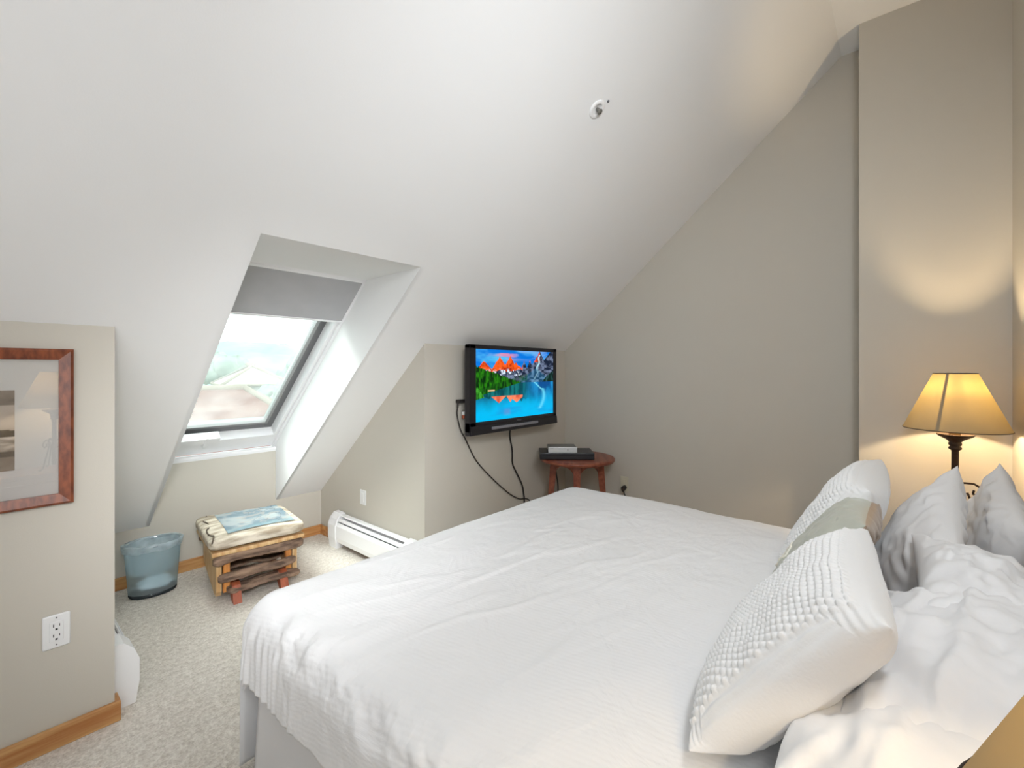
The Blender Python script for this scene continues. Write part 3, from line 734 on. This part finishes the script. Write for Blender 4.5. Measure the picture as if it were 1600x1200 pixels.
# ------------------------------------------------------------------ bed
bx0, bx1, by0, by1 = .60, 2.28, -.33, 1.50
bed = thing('bed', 'king bed with white skirt and wooden headboard against the lamp wall', 'bed', (1.44, .6, 0))
def loc(v): return (v[0]-1.44, v[1]-.6, v[2])
b = MB(); b.box(bx0+.02-1.44, bx1-.02-1.44, by0-.6, by1-.02-.6, .08, .32, .02); b.build('box_spring', 'mattress', bed)
b = MB(); b.box(bx0-.02-1.44, bx1+.02-1.44, by0-.6, by1-.6, .325, .575, .05, seg=4); b.build('mattress', 'mattress', bed)
b = MB(); b.box(.50-1.44, 2.38-1.44, YH+.003-.6, YH+.038-.6, .10, .86, .01)
b.build('headboard', 'headboard_wood', bed)
def skirt(name, path, amp, seed):
    N = len(path); zz = np.linspace(.36, .006, 24)
    P = np.zeros((N, 24, 3))
    for i, (x, y, nx, ny, s_) in enumerate(path):
        for j, z in enumerate(zz):
            k = j/23; w = amp*k*(math.sin(s_*9.0+seed) + .5*math.sin(s_*23+seed*2)) + .014*k
            P[i, j] = loc((x + nx*w, y + ny*w, z))
    o = grid_obj(name, P, 'skirt', bed); m = o.modifiers.new('thick', 'SOLIDIFY'); m.thickness = .003; return o
ys = np.linspace(-.3, 1.585, 120); skirt('bed_skirt', [(.600, y, -1, 0, y) for y in ys], .008, 1.0)
xs = np.linspace(.556, 2.33, 100); skirt('bed_skirt', [(x, 1.632, 0, 1, x*.7) for x in xs], .006, 2.0)
skirt('bed_skirt', [(2.31, y, 1, 0, y) for y in ys], .008, 4.0)

# duvet
NX, NY = 420, 420
ix0, ix1, iy1 = .615, 2.265, 1.455; iy0 = -.26; LD = .285; RC = .105
u = np.linspace(ix0-LD, ix1+LD, NX); v = np.linspace(iy0, iy1+LD, NY)
U, V = np.meshgrid(u, v, indexing='ij')
qx = np.clip(U, ix0, ix1); qy = np.clip(V, iy0, iy1)
dx, dy = U-qx, V-qy; d = np.hypot(dx, dy)+1e-9; nx, ny = dx/d, dy/d
cheb = np.maximum(np.abs(dx), np.abs(dy)); dd = d*.62 + cheb*.38
dd = np.where(d > 1e-6, dd, 0)
arc = RC*math.pi/2
th = np.clip(dd/RC, 0, math.pi/2)
out = RC*np.sin(th); drop = RC*(1-np.cos(th)) + np.maximum(dd-arc, 0)
below = np.maximum(dd-arc, 0)
out = out + below*.04
ZTOP = .612
dome = .030*np.sin(np.clip((U-ix0)/(ix1-ix0), 0, 1)*math.pi)**.6*np.sin(np.clip((V-iy0+.3)/(iy1-iy0+.3), 0, 1)*math.pi)**.6
X = qx + nx*out; Y = qy + ny*out; Z = ZTOP + dome - drop
# soft undulations of the filling and creases
top_w = 1 - smooth(dd, 0, .12)
side_w = smooth(dd, .06, .2)
lump = .010*fbm(U*2.2, V*2.2, seed=101, o=3) 
# creases radiating: stretched ridged noise in two directions
def ridged(a, b_, seed): return 1-np.abs(fbm(a, b_, seed=seed, o=4))*2
cr1 = ridged(U*2.0+V*.6, V*7+U*1.5, 103)
mid = np.exp(-(((U-1.35)/.45)**2 + ((V-1.0)/.42)**2))
crease = .0045*smooth(cr1, .55, 1.0)*(.35+1.3*mid)
fine = .0022*fbm(U*14, V*22, seed=107, o=4)*(.4+mid)
hol = -.010*np.exp(-(((U-1.72)/.16)**2 + ((V-.82)/.14)**2))
Z = Z + top_w*(lump + crease + fine + hol)
# side folds: gathers at the foot corner, crumple line along the near edge
ang = np.arctan2(ny, -nx)
tang = np.where((dx < 0) & (dy <= 1e-6), V*1.0, np.where(dx < 0, iy1 + ang*.20, U))
corner = np.exp(-(((np.where(dx < 0, V, 9)-1.42)/.24)**2)) + np.where((dx < 0) & (dy > 0), 1, 0)*.6
corner = np.clip(corner, 0, 1.2)*1.6
g1 = np.sin(tang*150 + 4*vn(tang*9, dd*3, seed=111))*.5 + vn(tang*38, dd*2.5, seed=112)
fold = side_w*(.0050*g1*corner)*smooth(dd, .02, .16) + side_w*.012*fbm(tang*4.5, dd*1.5, seed=113, o=3)
crl = np.exp(-((dd-.085-.02*vn(V*5, 1., seed=119))/.055)**2)*(dx < 0)*(V < 1.36)
crum = crl*(.010*fbm(V*16, dd*22, seed=115, o=4) + .010*ridged(V*6, dd*9, 116)*.6)
fold = fold + crum*smooth(1.36-V, 0, .12) + .006*fbm(tang*9+3, dd*4, seed=118, o=4)*side_w
X = X + nx*fold*np.where(d > 1e-6, 1, 0); Y = Y + ny*fold
Z = Z + crum*.8 + .004*side_w*fbm(tang*8, dd*8, seed=117)
# hem rises a little towards the pillows
hemlift = np.where(dx < 0, smooth(1.35-V, 0, .5), 0)*.03*smooth(dd, .1, .26)
Z = Z + hemlift
rot = -.20
uvs = np.stack([(U*math.cos(rot)-V*math.sin(rot)), (U*math.sin(rot)+V*math.cos(rot))], -1)
P = np.stack([X-1.44, Y-.6, Z-.3], -1)
dv = grid_obj('duvet', P, 'duvet_cloth', uv=uvs); dv.location = (1.44, .6, .3)
m = dv.modifiers.new('thick', 'SOLIDIFY'); m.thickness = .012; m.offset = 0 if False else -1
tag(dv, 'plump white duvet with fine woven stripes spread over the bed', 'duvet')

# ------------------------------------------------------------------ pillows
def pillow_mesh(w, h, t, seed, n=(110, 90), pinch=.07, ear=.0, full=.42, wr=.006, sag=0.0):
    """returns (P_front, P_back) grids in local x (width), y (height), z (thickness)"""
    U, V = np.meshgrid(np.linspace(-1, 1, n[0]), np.linspace(-1, 1, n[1]), indexing='ij')
    # denser near the borders
    U = np.sin(U*math.pi/2); V = np.sin(V*math.pi/2)
    x = w/2*U*(1 - pinch*(1-V**2)*np.abs(U)**2); y = h/2*V*(1 - pinch*(1-U**2)*np.abs(V)**2)
    prof = ((1-np.abs(U)**2.4)*(1-np.abs(V)**2.4))**full
    res = []
    for s in (1, -1):
        z = s*t/2*prof
        amp = np.clip(prof*1.6, 0, 1)
        cs = 1-np.abs(fbm(U*1.7+seed, V*2.3+.6*U, .3*s, seed=seed, o=4))*2.0
        z = z + s*(wr*fbm(U*2.6, V*2.6, s*2., seed=seed+1, o=3)*2 + wr*1.1*smooth(cs, .4, 1.0))*amp
        # creases running in from the corners and edges
        rad = np.arctan2(V, U); er = np.maximum(np.abs(U), np.abs(V))
        z = z + s*wr*.8*np.sin(rad*22 + 3*vn(U*2, V*2, seed=seed+7))*smooth(er, .55, .9)*(1-smooth(er, .93, 1))*.6
        y2 = y + sag*(1-V**2)*0 ; res.append(np.stack([x, y2, z], -1))
    return res, U, V
def frame_M(c, right, up):
    r = Vector(right).normalized(); u_ = Vector(up); u_ = (u_ - r*u_.dot(r)).normalized(); r = -r; n = r.cross(u_)
    return Matrix(((r.x, u_.x, n.x, c[0]), (r.y, u_.y, n.y, c[1]), (r.z, u_.z, n.z, c[2]), (0, 0, 0, 1)))
def two_sided(name, grids, m, parent=None, uv=None):
    A, B = grids; nu, nv = A.shape[:2]
    V_ = np.concatenate([A.reshape(-1, 3), B.reshape(-1, 3)]); idx = np.arange(nu*nv).reshape(nu, nv)
    F = [np.stack([idx[:-1, :-1], idx[1:, :-1], idx[1:, 1:], idx[:-1, 1:]], -1).reshape(-1, 4)]
    F.append(np.stack([idx[:-1, :-1], idx[:-1, 1:], idx[1:, 1:], idx[1:, :-1]], -1).reshape(-1, 4) + nu*nv)
    # weld rims
    rim = np.concatenate([idx[:, 0], idx[-1, :], idx[::-1, -1], idx[0, ::-1]])
    mp = np.arange(2*nu*nv); mp[rim + nu*nv] = rim
    F = mp[np.concatenate(F)]
    V_[rim] = (A.reshape(-1, 3)[rim] + B.reshape(-1, 3)[rim])/2
    used = np.unique(F); re = -np.ones(len(V_), int); re[used] = np.arange(len(used))
    me = bpy.data.meshes.new(name); me.from_pydata(V_[used].tolist(), [], re[F].tolist()); me.validate()
    me.polygons.foreach_set('use_smooth', [True]*len(me.polygons)); me.materials.append(MATS[m]); me.update()
    o = bpy.data.objects.new(name, me); COL.objects.link(o)
    if parent is not None: o.parent = parent
    return o
def bend(G, M_, floor_z, k=1.0):
    """flatten the part that would sink below what carries it"""
    out = []
    Mi = M_.inverted(); A = np.array(M_); Ai = np.array(Mi)
    for g_ in G:
        w_ = g_ @ A[:3, :3].T + A[:3, 3]
        z = w_[..., 2]; fl = floor_z if not callable(floor_z) else floor_z(w_[..., 0], w_[..., 1])
        zz = np.where(z < fl+.03, fl + .03*np.exp(np.clip((z-fl-.03)/.06, -5, 0)) , z); w_[..., 2] = zz
        out.append(w_ @ Ai[:3, :3].T + Ai[:3, 3])
    return out
def pillow(label, c, right, up, w, h, t, seed, m='pillow_white', floor_z=.646, name='pillow', group=None, cat='pillow', **kw):
    G, U_, V_ = pillow_mesh(w, h, t, seed, **kw); M_ = frame_M(c, right, up)
    G = bend(G, M_, floor_z)
    o = two_sided(name, G, m); o.matrix_world = M_
    return tag(o, label, cat, group)

def knit_pillow(label, c, right, up, w, h, t, seed):
    n = (300, 300)
    U, V = np.meshgrid(np.linspace(-1, 1, n[0]), np.linspace(-1, 1, n[1]), indexing='ij')
    U = U*.35 + .65*np.sin(U*math.pi/2); V = V*.35 + .65*np.sin(V*math.pi/2)
    pinch = .05
    x = w/2*U*(1 - pinch*(1-V**2)*np.abs(U)**2); y = h/2*V*(1 - pinch*(1-U**2)*np.abs(V)**2)
    prof = ((1-np.abs(U)**3.0)*(1-np.abs(V)**3.0))**.40
    soft = .010*fbm(U*2, V*2, seed=seed, o=3)
    G = []
    for s in (1, -1):
        z = s*(t/2*prof) + s*soft*np.clip(prof*1.5, 0, 1)
        if s == 1:
            inset = smooth(.88-np.abs(U), 0, .03)*smooth(.93-np.abs(V), 0, .03)
            P1 = .0155
            gx = x/P1; gy = y/P1
            row = np.floor(gy*1.15); kx = np.sin(math.pi*2*(gx*.8 + .5*(row % 2)))
            ky = np.abs(np.sin(math.pi*gy*1.15))
            st = (ky**.6)*(.55+.45*kx)
            rib = np.sin(y/.0075*math.pi*2*.5 + 1.0*vn(x*20, y*8, seed=seed))
            ribx = np.sin(x/.009*math.pi*2*.5)
            edge = np.where(np.abs(U) > np.abs(V)*w/h*.9, ribx, rib)
            z = z + inset*(.0065*st + .003) + (1-inset)*.0011*edge*np.clip(prof*4, 0, 1)
        else:
            rib = np.sin(x/.013*math.pi*2*.5); z = z - .0014*(rib + .8*vn(x*90, y*4, seed=seed+2))*np.clip(prof*4, 0, 1)
        G.append(np.stack([x, y, z], -1))
    M_ = frame_M(c, right, up); G = bend(G, M_, .645)
    o = two_sided('knit_pillow', G, 'knit'); o.matrix_world = M_
    return tag(o, label, 'pillow')

# near knit pillow, satin pillow, far knit pillow
knit_pillow('white knitted pillow nearest the viewer, in front of the satin one', (1.085, .168, .772), (.985, .09, -.05), (0, -.64, .77), .58, .41, .14, 201)
knit_pillow('white knitted pillow farther away, behind the grey-green satin one', (1.94, .172, .768), (1, -.02, .02), (0, -.50, .86), .54, .43, .165, 203)
# satin pillow with brown back: front half green, back half brown
G, U_, V_ = pillow_mesh(.42, .39, .14, 301, wr=.005); M_ = frame_M((1.59, .172, .765), (1, -.02, 0), (0, -.56, .82)); G = bend(G, M_, .645)
sat = thing('satin_pillow', 'grey-green and brown satin pillow with stitched lettering between the knitted ones', 'pillow', (1.59, .172, .765))
sat.matrix_world = M_
grid_obj('front_cover', G[0], 'satin_green', sat); grid_obj('back_cover', G[1], 'satin_brown', sat, label='brown satin back')
# stitched monogram: a looping script letter on the front
def onfront(a, b_):
    i = int(np.argmin(np.abs(U_[:, 0]*.21 - a))); j = int(np.argmin(np.abs(V_[0, :]*.20 - b_))); return float(G[0][i, j, 2]) + .0015
path = []
for k in range(46):
    q = k/45*math.pi*2*1.35
    a = .075 - .026*math.cos(q) - .0009*k; b_ = -.06 + .040*math.sin(q*1.0); path.append((a, b_, onfront(a, b_)))
b = MB(); b.tube(path, .0028, 6); b.tube([(x_, y_, onfront(x_, y_)) for x_, y_ in ((.03, -.09), (.018, -.05), (.006, -.02), (-.004, -.06), (-.02, -.085))], .0025, 6)
b.build('stitched_monogram', 'thread', sat)

pillow('white pillow leaning behind the farther knitted pillow, its peak in front of the lamp stem', (1.875, -.02, .715), (.97, -.06, .17), (-.15, -.45, .88), .66, .46, .15, 401, pinch=.09, full=.5)
pillow('white pillow propped against the headboard just beyond the lamp stem', (2.10, -.215, .695), (.98, -.02, .13), (-.12, -.2, .97), .66, .46, .13, 402, pinch=.09, full=.5)
pillow('white pillow slumped in the middle of the pile with a raised corner', (1.40, -.17, .785), (1, .0, .06), (0, -.94, -.33), .50, .32, .15, 403, floor_z=.66, pinch=.08, full=.5, wr=.010)
pillow('white pillow propped against the headboard beside the nearer lamp', (1.02, -.27, .735), (1, 0, 0), (0, -.14, .98), .66, .36, .13, 404, full=.5)
pillow('white pillow in shade lying on top of the near pile', (1.07, -.13, .800), (.97, 0, .0), (0, -.98, .14), .56, .42, .14, 405, floor_z=.66, full=.48, wr=.011)
pillow('white pillow lowest in the near pile, lit by the nearer lamp', (.90, -.07, .715), (1, .02, -.02), (.05, -.97, .12), .60, .46, .19, 406, floor_z=.646, wr=.010)

# ------------------------------------------------------------------ nightstands and lamps
def nightstand(x0, x1, label):
    t = thing('nightstand', label, 'nightstand', ((x0+x1)/2, -.19, 0)); w = (x1-x0)/2
    b = MB(); b.box(-w, w, -.185, .17, .56, .59, .006); b.build('top', 'headboard_wood', t)
    b = MB(); b.box(-w+.02, w-.02, -.175, .15, .06, .56, .004); b.build('body', 'headboard_wood', t)
    for z0 in (.10, .33):
        b = MB(); b.box(-w+.035, w-.035, .148, .162, z0, z0+.20, .004); d_ = b.build('drawer', 'headboard_wood', t)
        o = MB().lathe([(.006, 0), (.006, .012), (.014, .016), (.014, .024), (.004, .028)], 14).build('knob', 'iron', d_); o.location = (0, .162, z0+.10); o.rotation_euler = (-math.pi/2, 0, 0)
    return t
nightstand(2.50, 3.02, 'wooden nightstand hidden behind the pillows beyond the bed')
nightstand(.06, .48, 'wooden nightstand beside the bed under the nearer lamp')

def fill_housing(x, z, w, h, label):  # flat housing invented to back an added fill light, out of view
    t = thing('fill_light_housing', label, 'fill light housing', (x, YH, z))
    b = MB(); b.box(-w/2-.02, w/2+.02, .0005, .012, -h/2-.02, h/2+.02, .004); b.build('backplate', 'trim_white', t)
    b = MB(); b.box(-.02, .02, .012, .03, -.02, .02, .003); b.build('arm', 'iron', t)
    b = MB(); b.box(-w/2, w/2, .03, .045, -h/2, h/2, .005); b.build('housing', 'trim_white', t)
fill_housing(.80, 2.25, .36, .24, 'flat white housing of an added fill light high above the near pillows')
fill_housing(.30, 2.10, .50, .14, 'long white housing of an added fill light high above the nearer table lamp')
fill_housing(.00, 1.75, .60, .24, 'wide white housing of an added fill light at head height directly behind the viewer')

def lamp(loc_, zb, rb, hs, label, power, up_power):
    SEAM = 158
    t = thing('table_lamp', label, 'lamp', loc_); z0 = loc_[2]; zb = zb - z0; rt = rb*.412
    # shade
    N = 72; b = MB(); v = []; f = []
    for i in range(13):
        u = i/12; r = rb + (rt-rb)*u
        for k in range(N): a = 2*math.pi*k/N; v.append((r*math.cos(a), r*math.sin(a), zb+hs*u))
    for i in range(12):
        for k in range(N): f.append((i*N+k, i*N+(k+1) % N, (i+1)*N+(k+1) % N, (i+1)*N+k))
    b.add(v, f, True); sh = b.build('lamp_shade', 'shade_paper', t)
    # overlap seam of the paper
    a = math.radians(SEAM); b = MB()
    p0 = Vector((rb*math.cos(a), rb*math.sin(a), zb)); p1 = Vector((rt*math.cos(a), rt*math.sin(a), zb+hs)); tn = Vector((-math.sin(a), math.cos(a), 0))*.006; on = Vector((math.cos(a), math.sin(a), 0))*.0012
    b.add([p0-tn-on, p0+tn-on, p1+tn*.8-on, p1-tn*.8-on], [(0, 1, 2, 3)]); b.build('shade_seam', 'shade_paper', sh)
    def ring(r, z, rad, m, nm): 
        b = MB(); pts = [(r*math.cos(2*math.pi*k/48), r*math.sin(2*math.pi*k/48), z) for k in range(49)]; b.tube(pts, rad, 8); return b.build(nm, m, t)
    for nm, r, z in (('shade_rim', rb, zb), ('shade_rim', rt, zb+hs)): ring(r, z, .0018, 'iron', nm)
    # body
    top = zb - .022
    b = MB(); b.lathe([(.012, .03), (.014, .06), (.0125, .07), (.0125, top-.075), (.015, top-.072), (.0225, top-.066), (.0225, top-.060), (.017, top-.054), (.0225, top-.048), (.0225, top-.040), (.020, top-.036), (.030, top-.026), (.058, top-.010), (.064, top-.003), (.063, top), (.050, top-.002), (.02, top-.008)], 40); b.build('stem', 'iron', t)
    b = MB(); b.lathe([(.020, top-.008), (.020, top+.035), (.016, top+.04)], 24); b.build('socket', 'socket', t)
    b = MB(); b.lathe([(.010, top+.04), (.017, top+.045), (.022, top+.06), (.022, top+.155), (.016, top+.168), (.001, top+.172)], 24)
    bulb = b.build('bulb', 'bulb_on', t)
    # harp
    b = MB(); b.tube([(.0, .03*math.sin(q), top+.03+.0) if False else (.045*math.sin(q), 0, top+.02+(hs-.02)*(.5-.5*math.cos(q))) for q in np.linspace(0, math.pi, 16)], .0016, 6)
    b.tube([(-.045*math.sin(q), 0, top+.02+(hs-.02)*(.5-.5*math.cos(q))) for q in np.linspace(0, math.pi, 16)], .0016, 6)
    b.tube([(rt*math.cos(1), rt*math.sin(1), zb+hs-.001), (0, 0, zb+hs), (rt*math.cos(4.1), rt*math.sin(4.1), zb+hs-.001)], .0014, 6); b.build('harp', 'iron', t)
    # scrolled foot
    for k in range(3):
        a = 2*math.pi*k/3 + .25; ca, sa = math.cos(a), math.sin(a)
        prof = [(.012, .205), (.03, .212), (.06, .214), (.082, .200), (.088, .178), (.074, .162), (.056, .170), (.060, .186)]
        low = [(.012, .15), (.040, .17), (.060, .10), (.085, .02), (.105, .006), (.118, .012)]
        b = MB()
        for pr in (prof, low):
            Q = []
            for i in range(len(pr)-1):
                for s_ in range(5): u = s_/5; Q.append((pr[i][0]*(1-u)+pr[i+1][0]*u, pr[i][1]*(1-u)+pr[i+1][1]*u))
            Q.append(pr[-1]); b.tube([(r*ca, r*sa, z) for r, z in Q], .0042, 8)
        b.build('scroll_leg', 'iron', t)
    for dz, k_ in ((.132, 1),):
        L = bpy.data.lights.new('bulb_light', 'POINT'); L.energy = power*k_; L.color = (1.0, .76, .46); L.shadow_soft_size = .016
        lo = bpy.data.objects.new('bulb_light', L); COL.objects.link(lo); lo.parent = t; lo.location = (0, 0, top+dz)
        # more of the bulb's light leaves through its top than past the socket
        L = bpy.data.lights.new('bulb_glow', 'SPOT'); L.energy = up_power; L.color = (1.0, .76, .46); L.shadow_soft_size = .016; L.spot_size = math.radians(165); L.spot_blend = .8
        lo = bpy.data.objects.new('bulb_glow', L); COL.objects.link(lo); lo.parent = t; lo.location = (0, 0, top+dz); lo.rotation_euler = (math.pi, 0, 0)
    return t
m = mat('bulb_on', (1, 1, 1, 1), .4); m.node_tree.nodes['Principled BSDF'].inputs['Emission Color'].default_value = (1, .72, .38, 1); m.node_tree.nodes['Principled BSDF'].inputs['Emission Strength'].default_value = 8
BULB_FIX = True
l1 = lamp((2.81, -.178, .59), 1.035, .177, .245, 'lit table lamp with cone shade standing beyond the pillows near the corner', 10, 18)
l2 = lamp((.36, -.195, .59), 1.035, .177, .245, 'lit table lamp with cone shade right next to the viewer', 6, 9)
for o in bpy.data.objects:
    if o.name.startswith('bulb') and o.type == 'MESH': o.visible_shadow = True
# the point light sits inside the frosted bulb, so the bulb passes its light on
nt = MATS['bulb_on'].node_tree; outn = [n for n in nt.nodes if n.type == 'OUTPUT_MATERIAL'][0]
tr = nt.nodes.new('ShaderNodeBsdfTransparent'); em = nt.nodes.new('ShaderNodeEmission'); em.inputs[0].default_value = (1, .72, .38, 1); em.inputs[1].default_value = 6
ads = nt.nodes.new('ShaderNodeAddShader'); nt.links.new(tr.outputs[0], ads.inputs[0]); nt.links.new(em.outputs[0], ads.inputs[1]); nt.links.new(ads.outputs[0], outn.inputs[0])

# ------------------------------------------------------------------ outside: what the skylight looks down on
mat('roof_tiles', srgb(156, 122, 114), .9, .1, noise=(.9, .3, 5, (1, 1, 3), srgb(136, 100, 94)))
mat('roof_trim', srgb(164, 152, 138), .8, .2)
mat('stucco', srgb(205, 205, 203), .8, .2)
mat('house_window', srgb(120, 160, 170), .3, .5)
mat('leaves', srgb(130, 152, 140), .95, .05, noise=(.8, .4, 5, (1, 1, 1), srgb(164, 180, 168)))
mat('trunk', srgb(96, 80, 66), .9, .1)
mat('meadow', srgb(142, 156, 134), .95, .1, noise=(.3, .2, 4))
mat('far_slope', srgb(158, 180, 177), .95, .1, noise=(.08, .3, 6))
GZ = -7.5
b = MB(); b.box(-60, 120, 6, 260, GZ-.5, GZ); struct(b.build('ground', 'meadow'))
U, V = np.meshgrid(np.linspace(-80, 200, 90), np.linspace(90, 220, 50), indexing='ij')
Zh = GZ + 17*smooth(V, 90, 200)*(1+.25*fbm(U*.03, V*.03, seed=501)) + 1.5*fbm(U*.2, V*.2, seed=502)
o = grid_obj('hillside', np.stack([U, V, Zh], -1), 'far_slope'); struct(o)
def hip_roof(b, x0, x1, y0, y1, z0, z1, ridge_in):
    xm0, xm1 = x0+ridge_in, x1-ridge_in; ym = (y0+y1)/2
    v = [(x0, y0, z0), (x1, y0, z0), (x1, y1, z0), (x0, y1, z0), (xm0, ym, z1), (xm1, ym, z1)]
    b.add(v, [(0, 1, 5, 4), (1, 2, 5), (2, 3, 4, 5), (3, 0, 4), (3, 2, 1, 0)]); return v
def house(name, label, c, w, d, hw, hr, rot_, roof_m, n_win=3):
    t = thing(name, label, 'building', (c[0], c[1], GZ), rot_)
    b = MB(); b.box(-w/2, w/2, -d/2, d/2, 0, hw); b.build('wall', 'stucco', t)
    b = MB(); vv = hip_roof(b, -w/2-.5, w/2+.5, -d/2-.5, d/2+.5, hw, hw+hr, d*.45); b.build('roof', roof_m, t)
    b = MB()
    for i, j in ((0, 4), (1, 5), (2, 5), (3, 4), (4, 5)): b.tube([vv[i], vv[j]], .13, 8)
    for i, j in ((0, 1), (1, 2), (2, 3), (3, 0)): b.tube([vv[i], vv[j]], .10, 8)
    b.build('ridge_trim', 'roof_trim', t)
    for k in range(n_win):
        x = -w/2 + w*(k+.5)/n_win; b = MB(); b.box(x-.6, x+.6, -d/2-.06, -d/2+.05, hw-2.2, hw-.8); b.build('window', 'house_window', t)
    return t
house('house', 'house with a reddish hipped roof seen through the skylight glass', (5.6, 22.0), 11, 9, 5.3, 2.7, -.35, 'roof_tiles')
house('house', 'white house beyond the reddish roof, seen through the skylight', (14.4, 40), 3.8, 6, 7.6, 1.6, -.2, 'stucco', 4)
random.seed(5)
def tree(x, y, h, r, label, seed):
    t = thing('leafy_tree', label, 'tree', (x, y, GZ), group='trees outside the skylight')
    b = MB(); b.tube([(0, 0, 0), (.1, .05, h*.3), (0, .1, h*.6)], [.3, .22, .12], 8); b.build('trunk', 'trunk', t)
    rnd = np.random.RandomState(seed); b = MB()
    for k in range(16):
        a = rnd.rand()*6.28; q = rnd.rand()**.5*r*.7; cz = h*(.45+.5*rnd.rand()); rr0 = r*(.28+.25*rnd.rand())*(1.15-.5*abs(cz/h-.6))
        cx_, cy_ = q*math.cos(a), q*math.sin(a)
        Uu, Vv = np.meshgrid(np.linspace(0, 2*math.pi, 22), np.linspace(-math.pi/2, math.pi/2, 12), indexing='ij')
        n_ = 1 + .35*fbm(np.cos(Uu)*3+k, np.sin(Uu)*3, Vv*3, seed=seed+k)
        Pp = np.stack([cx_ + rr0*n_*np.cos(Uu)*np.cos(Vv), cy_ + rr0*n_*np.sin(Uu)*np.cos(Vv), cz + rr0*.85*n_*np.sin(Vv)], -1)
        idx = np.arange(22*12).reshape(22, 12); F_ = np.stack([idx[:-1, :-1], idx[1:, :-1], idx[1:, 1:], idx[:-1, 1:]], -1).reshape(-1, 4)
        b.add(Pp.reshape(-1, 3).tolist(), F_.tolist(), True)
    b.build('foliage', 'leaves', t); return t
TL = ['hazy green tree just right of the white house beyond the skylight', 'taller pale tree behind the tree beside the white house', 'hazy green tree closest to the skylight frame, beside the reddish roof',
      'distant tree at the frame side of the view, before the hills', 'distant tree behind the reddish roof, away from the frame', 'distant tree standing behind the white house', 'tallest far tree, nearest the hills', 'distant tree partly hidden by the ceiling edge', 'small bush-like tree between the reddish roof and the white house']
for i, (x, y, h, r) in enumerate([(15.8, 30.0, 8.0, 1.9), (21.0, 36.5, 8.8, 2.2), (12.2, 28.4, 8.6, 1.8), (26.5, 42, 9.5, 2.4), (5.5, 50, 9.0, 2.8), (15.5, 50, 9.8, 2.8), (25, 52, 10.5, 3.4), (-3, 46, 8.5, 2.8), (10.6, 31.5, 6.4, 1.4)]):
    tree(x, y, h, r, TL[i], 600+i*31)
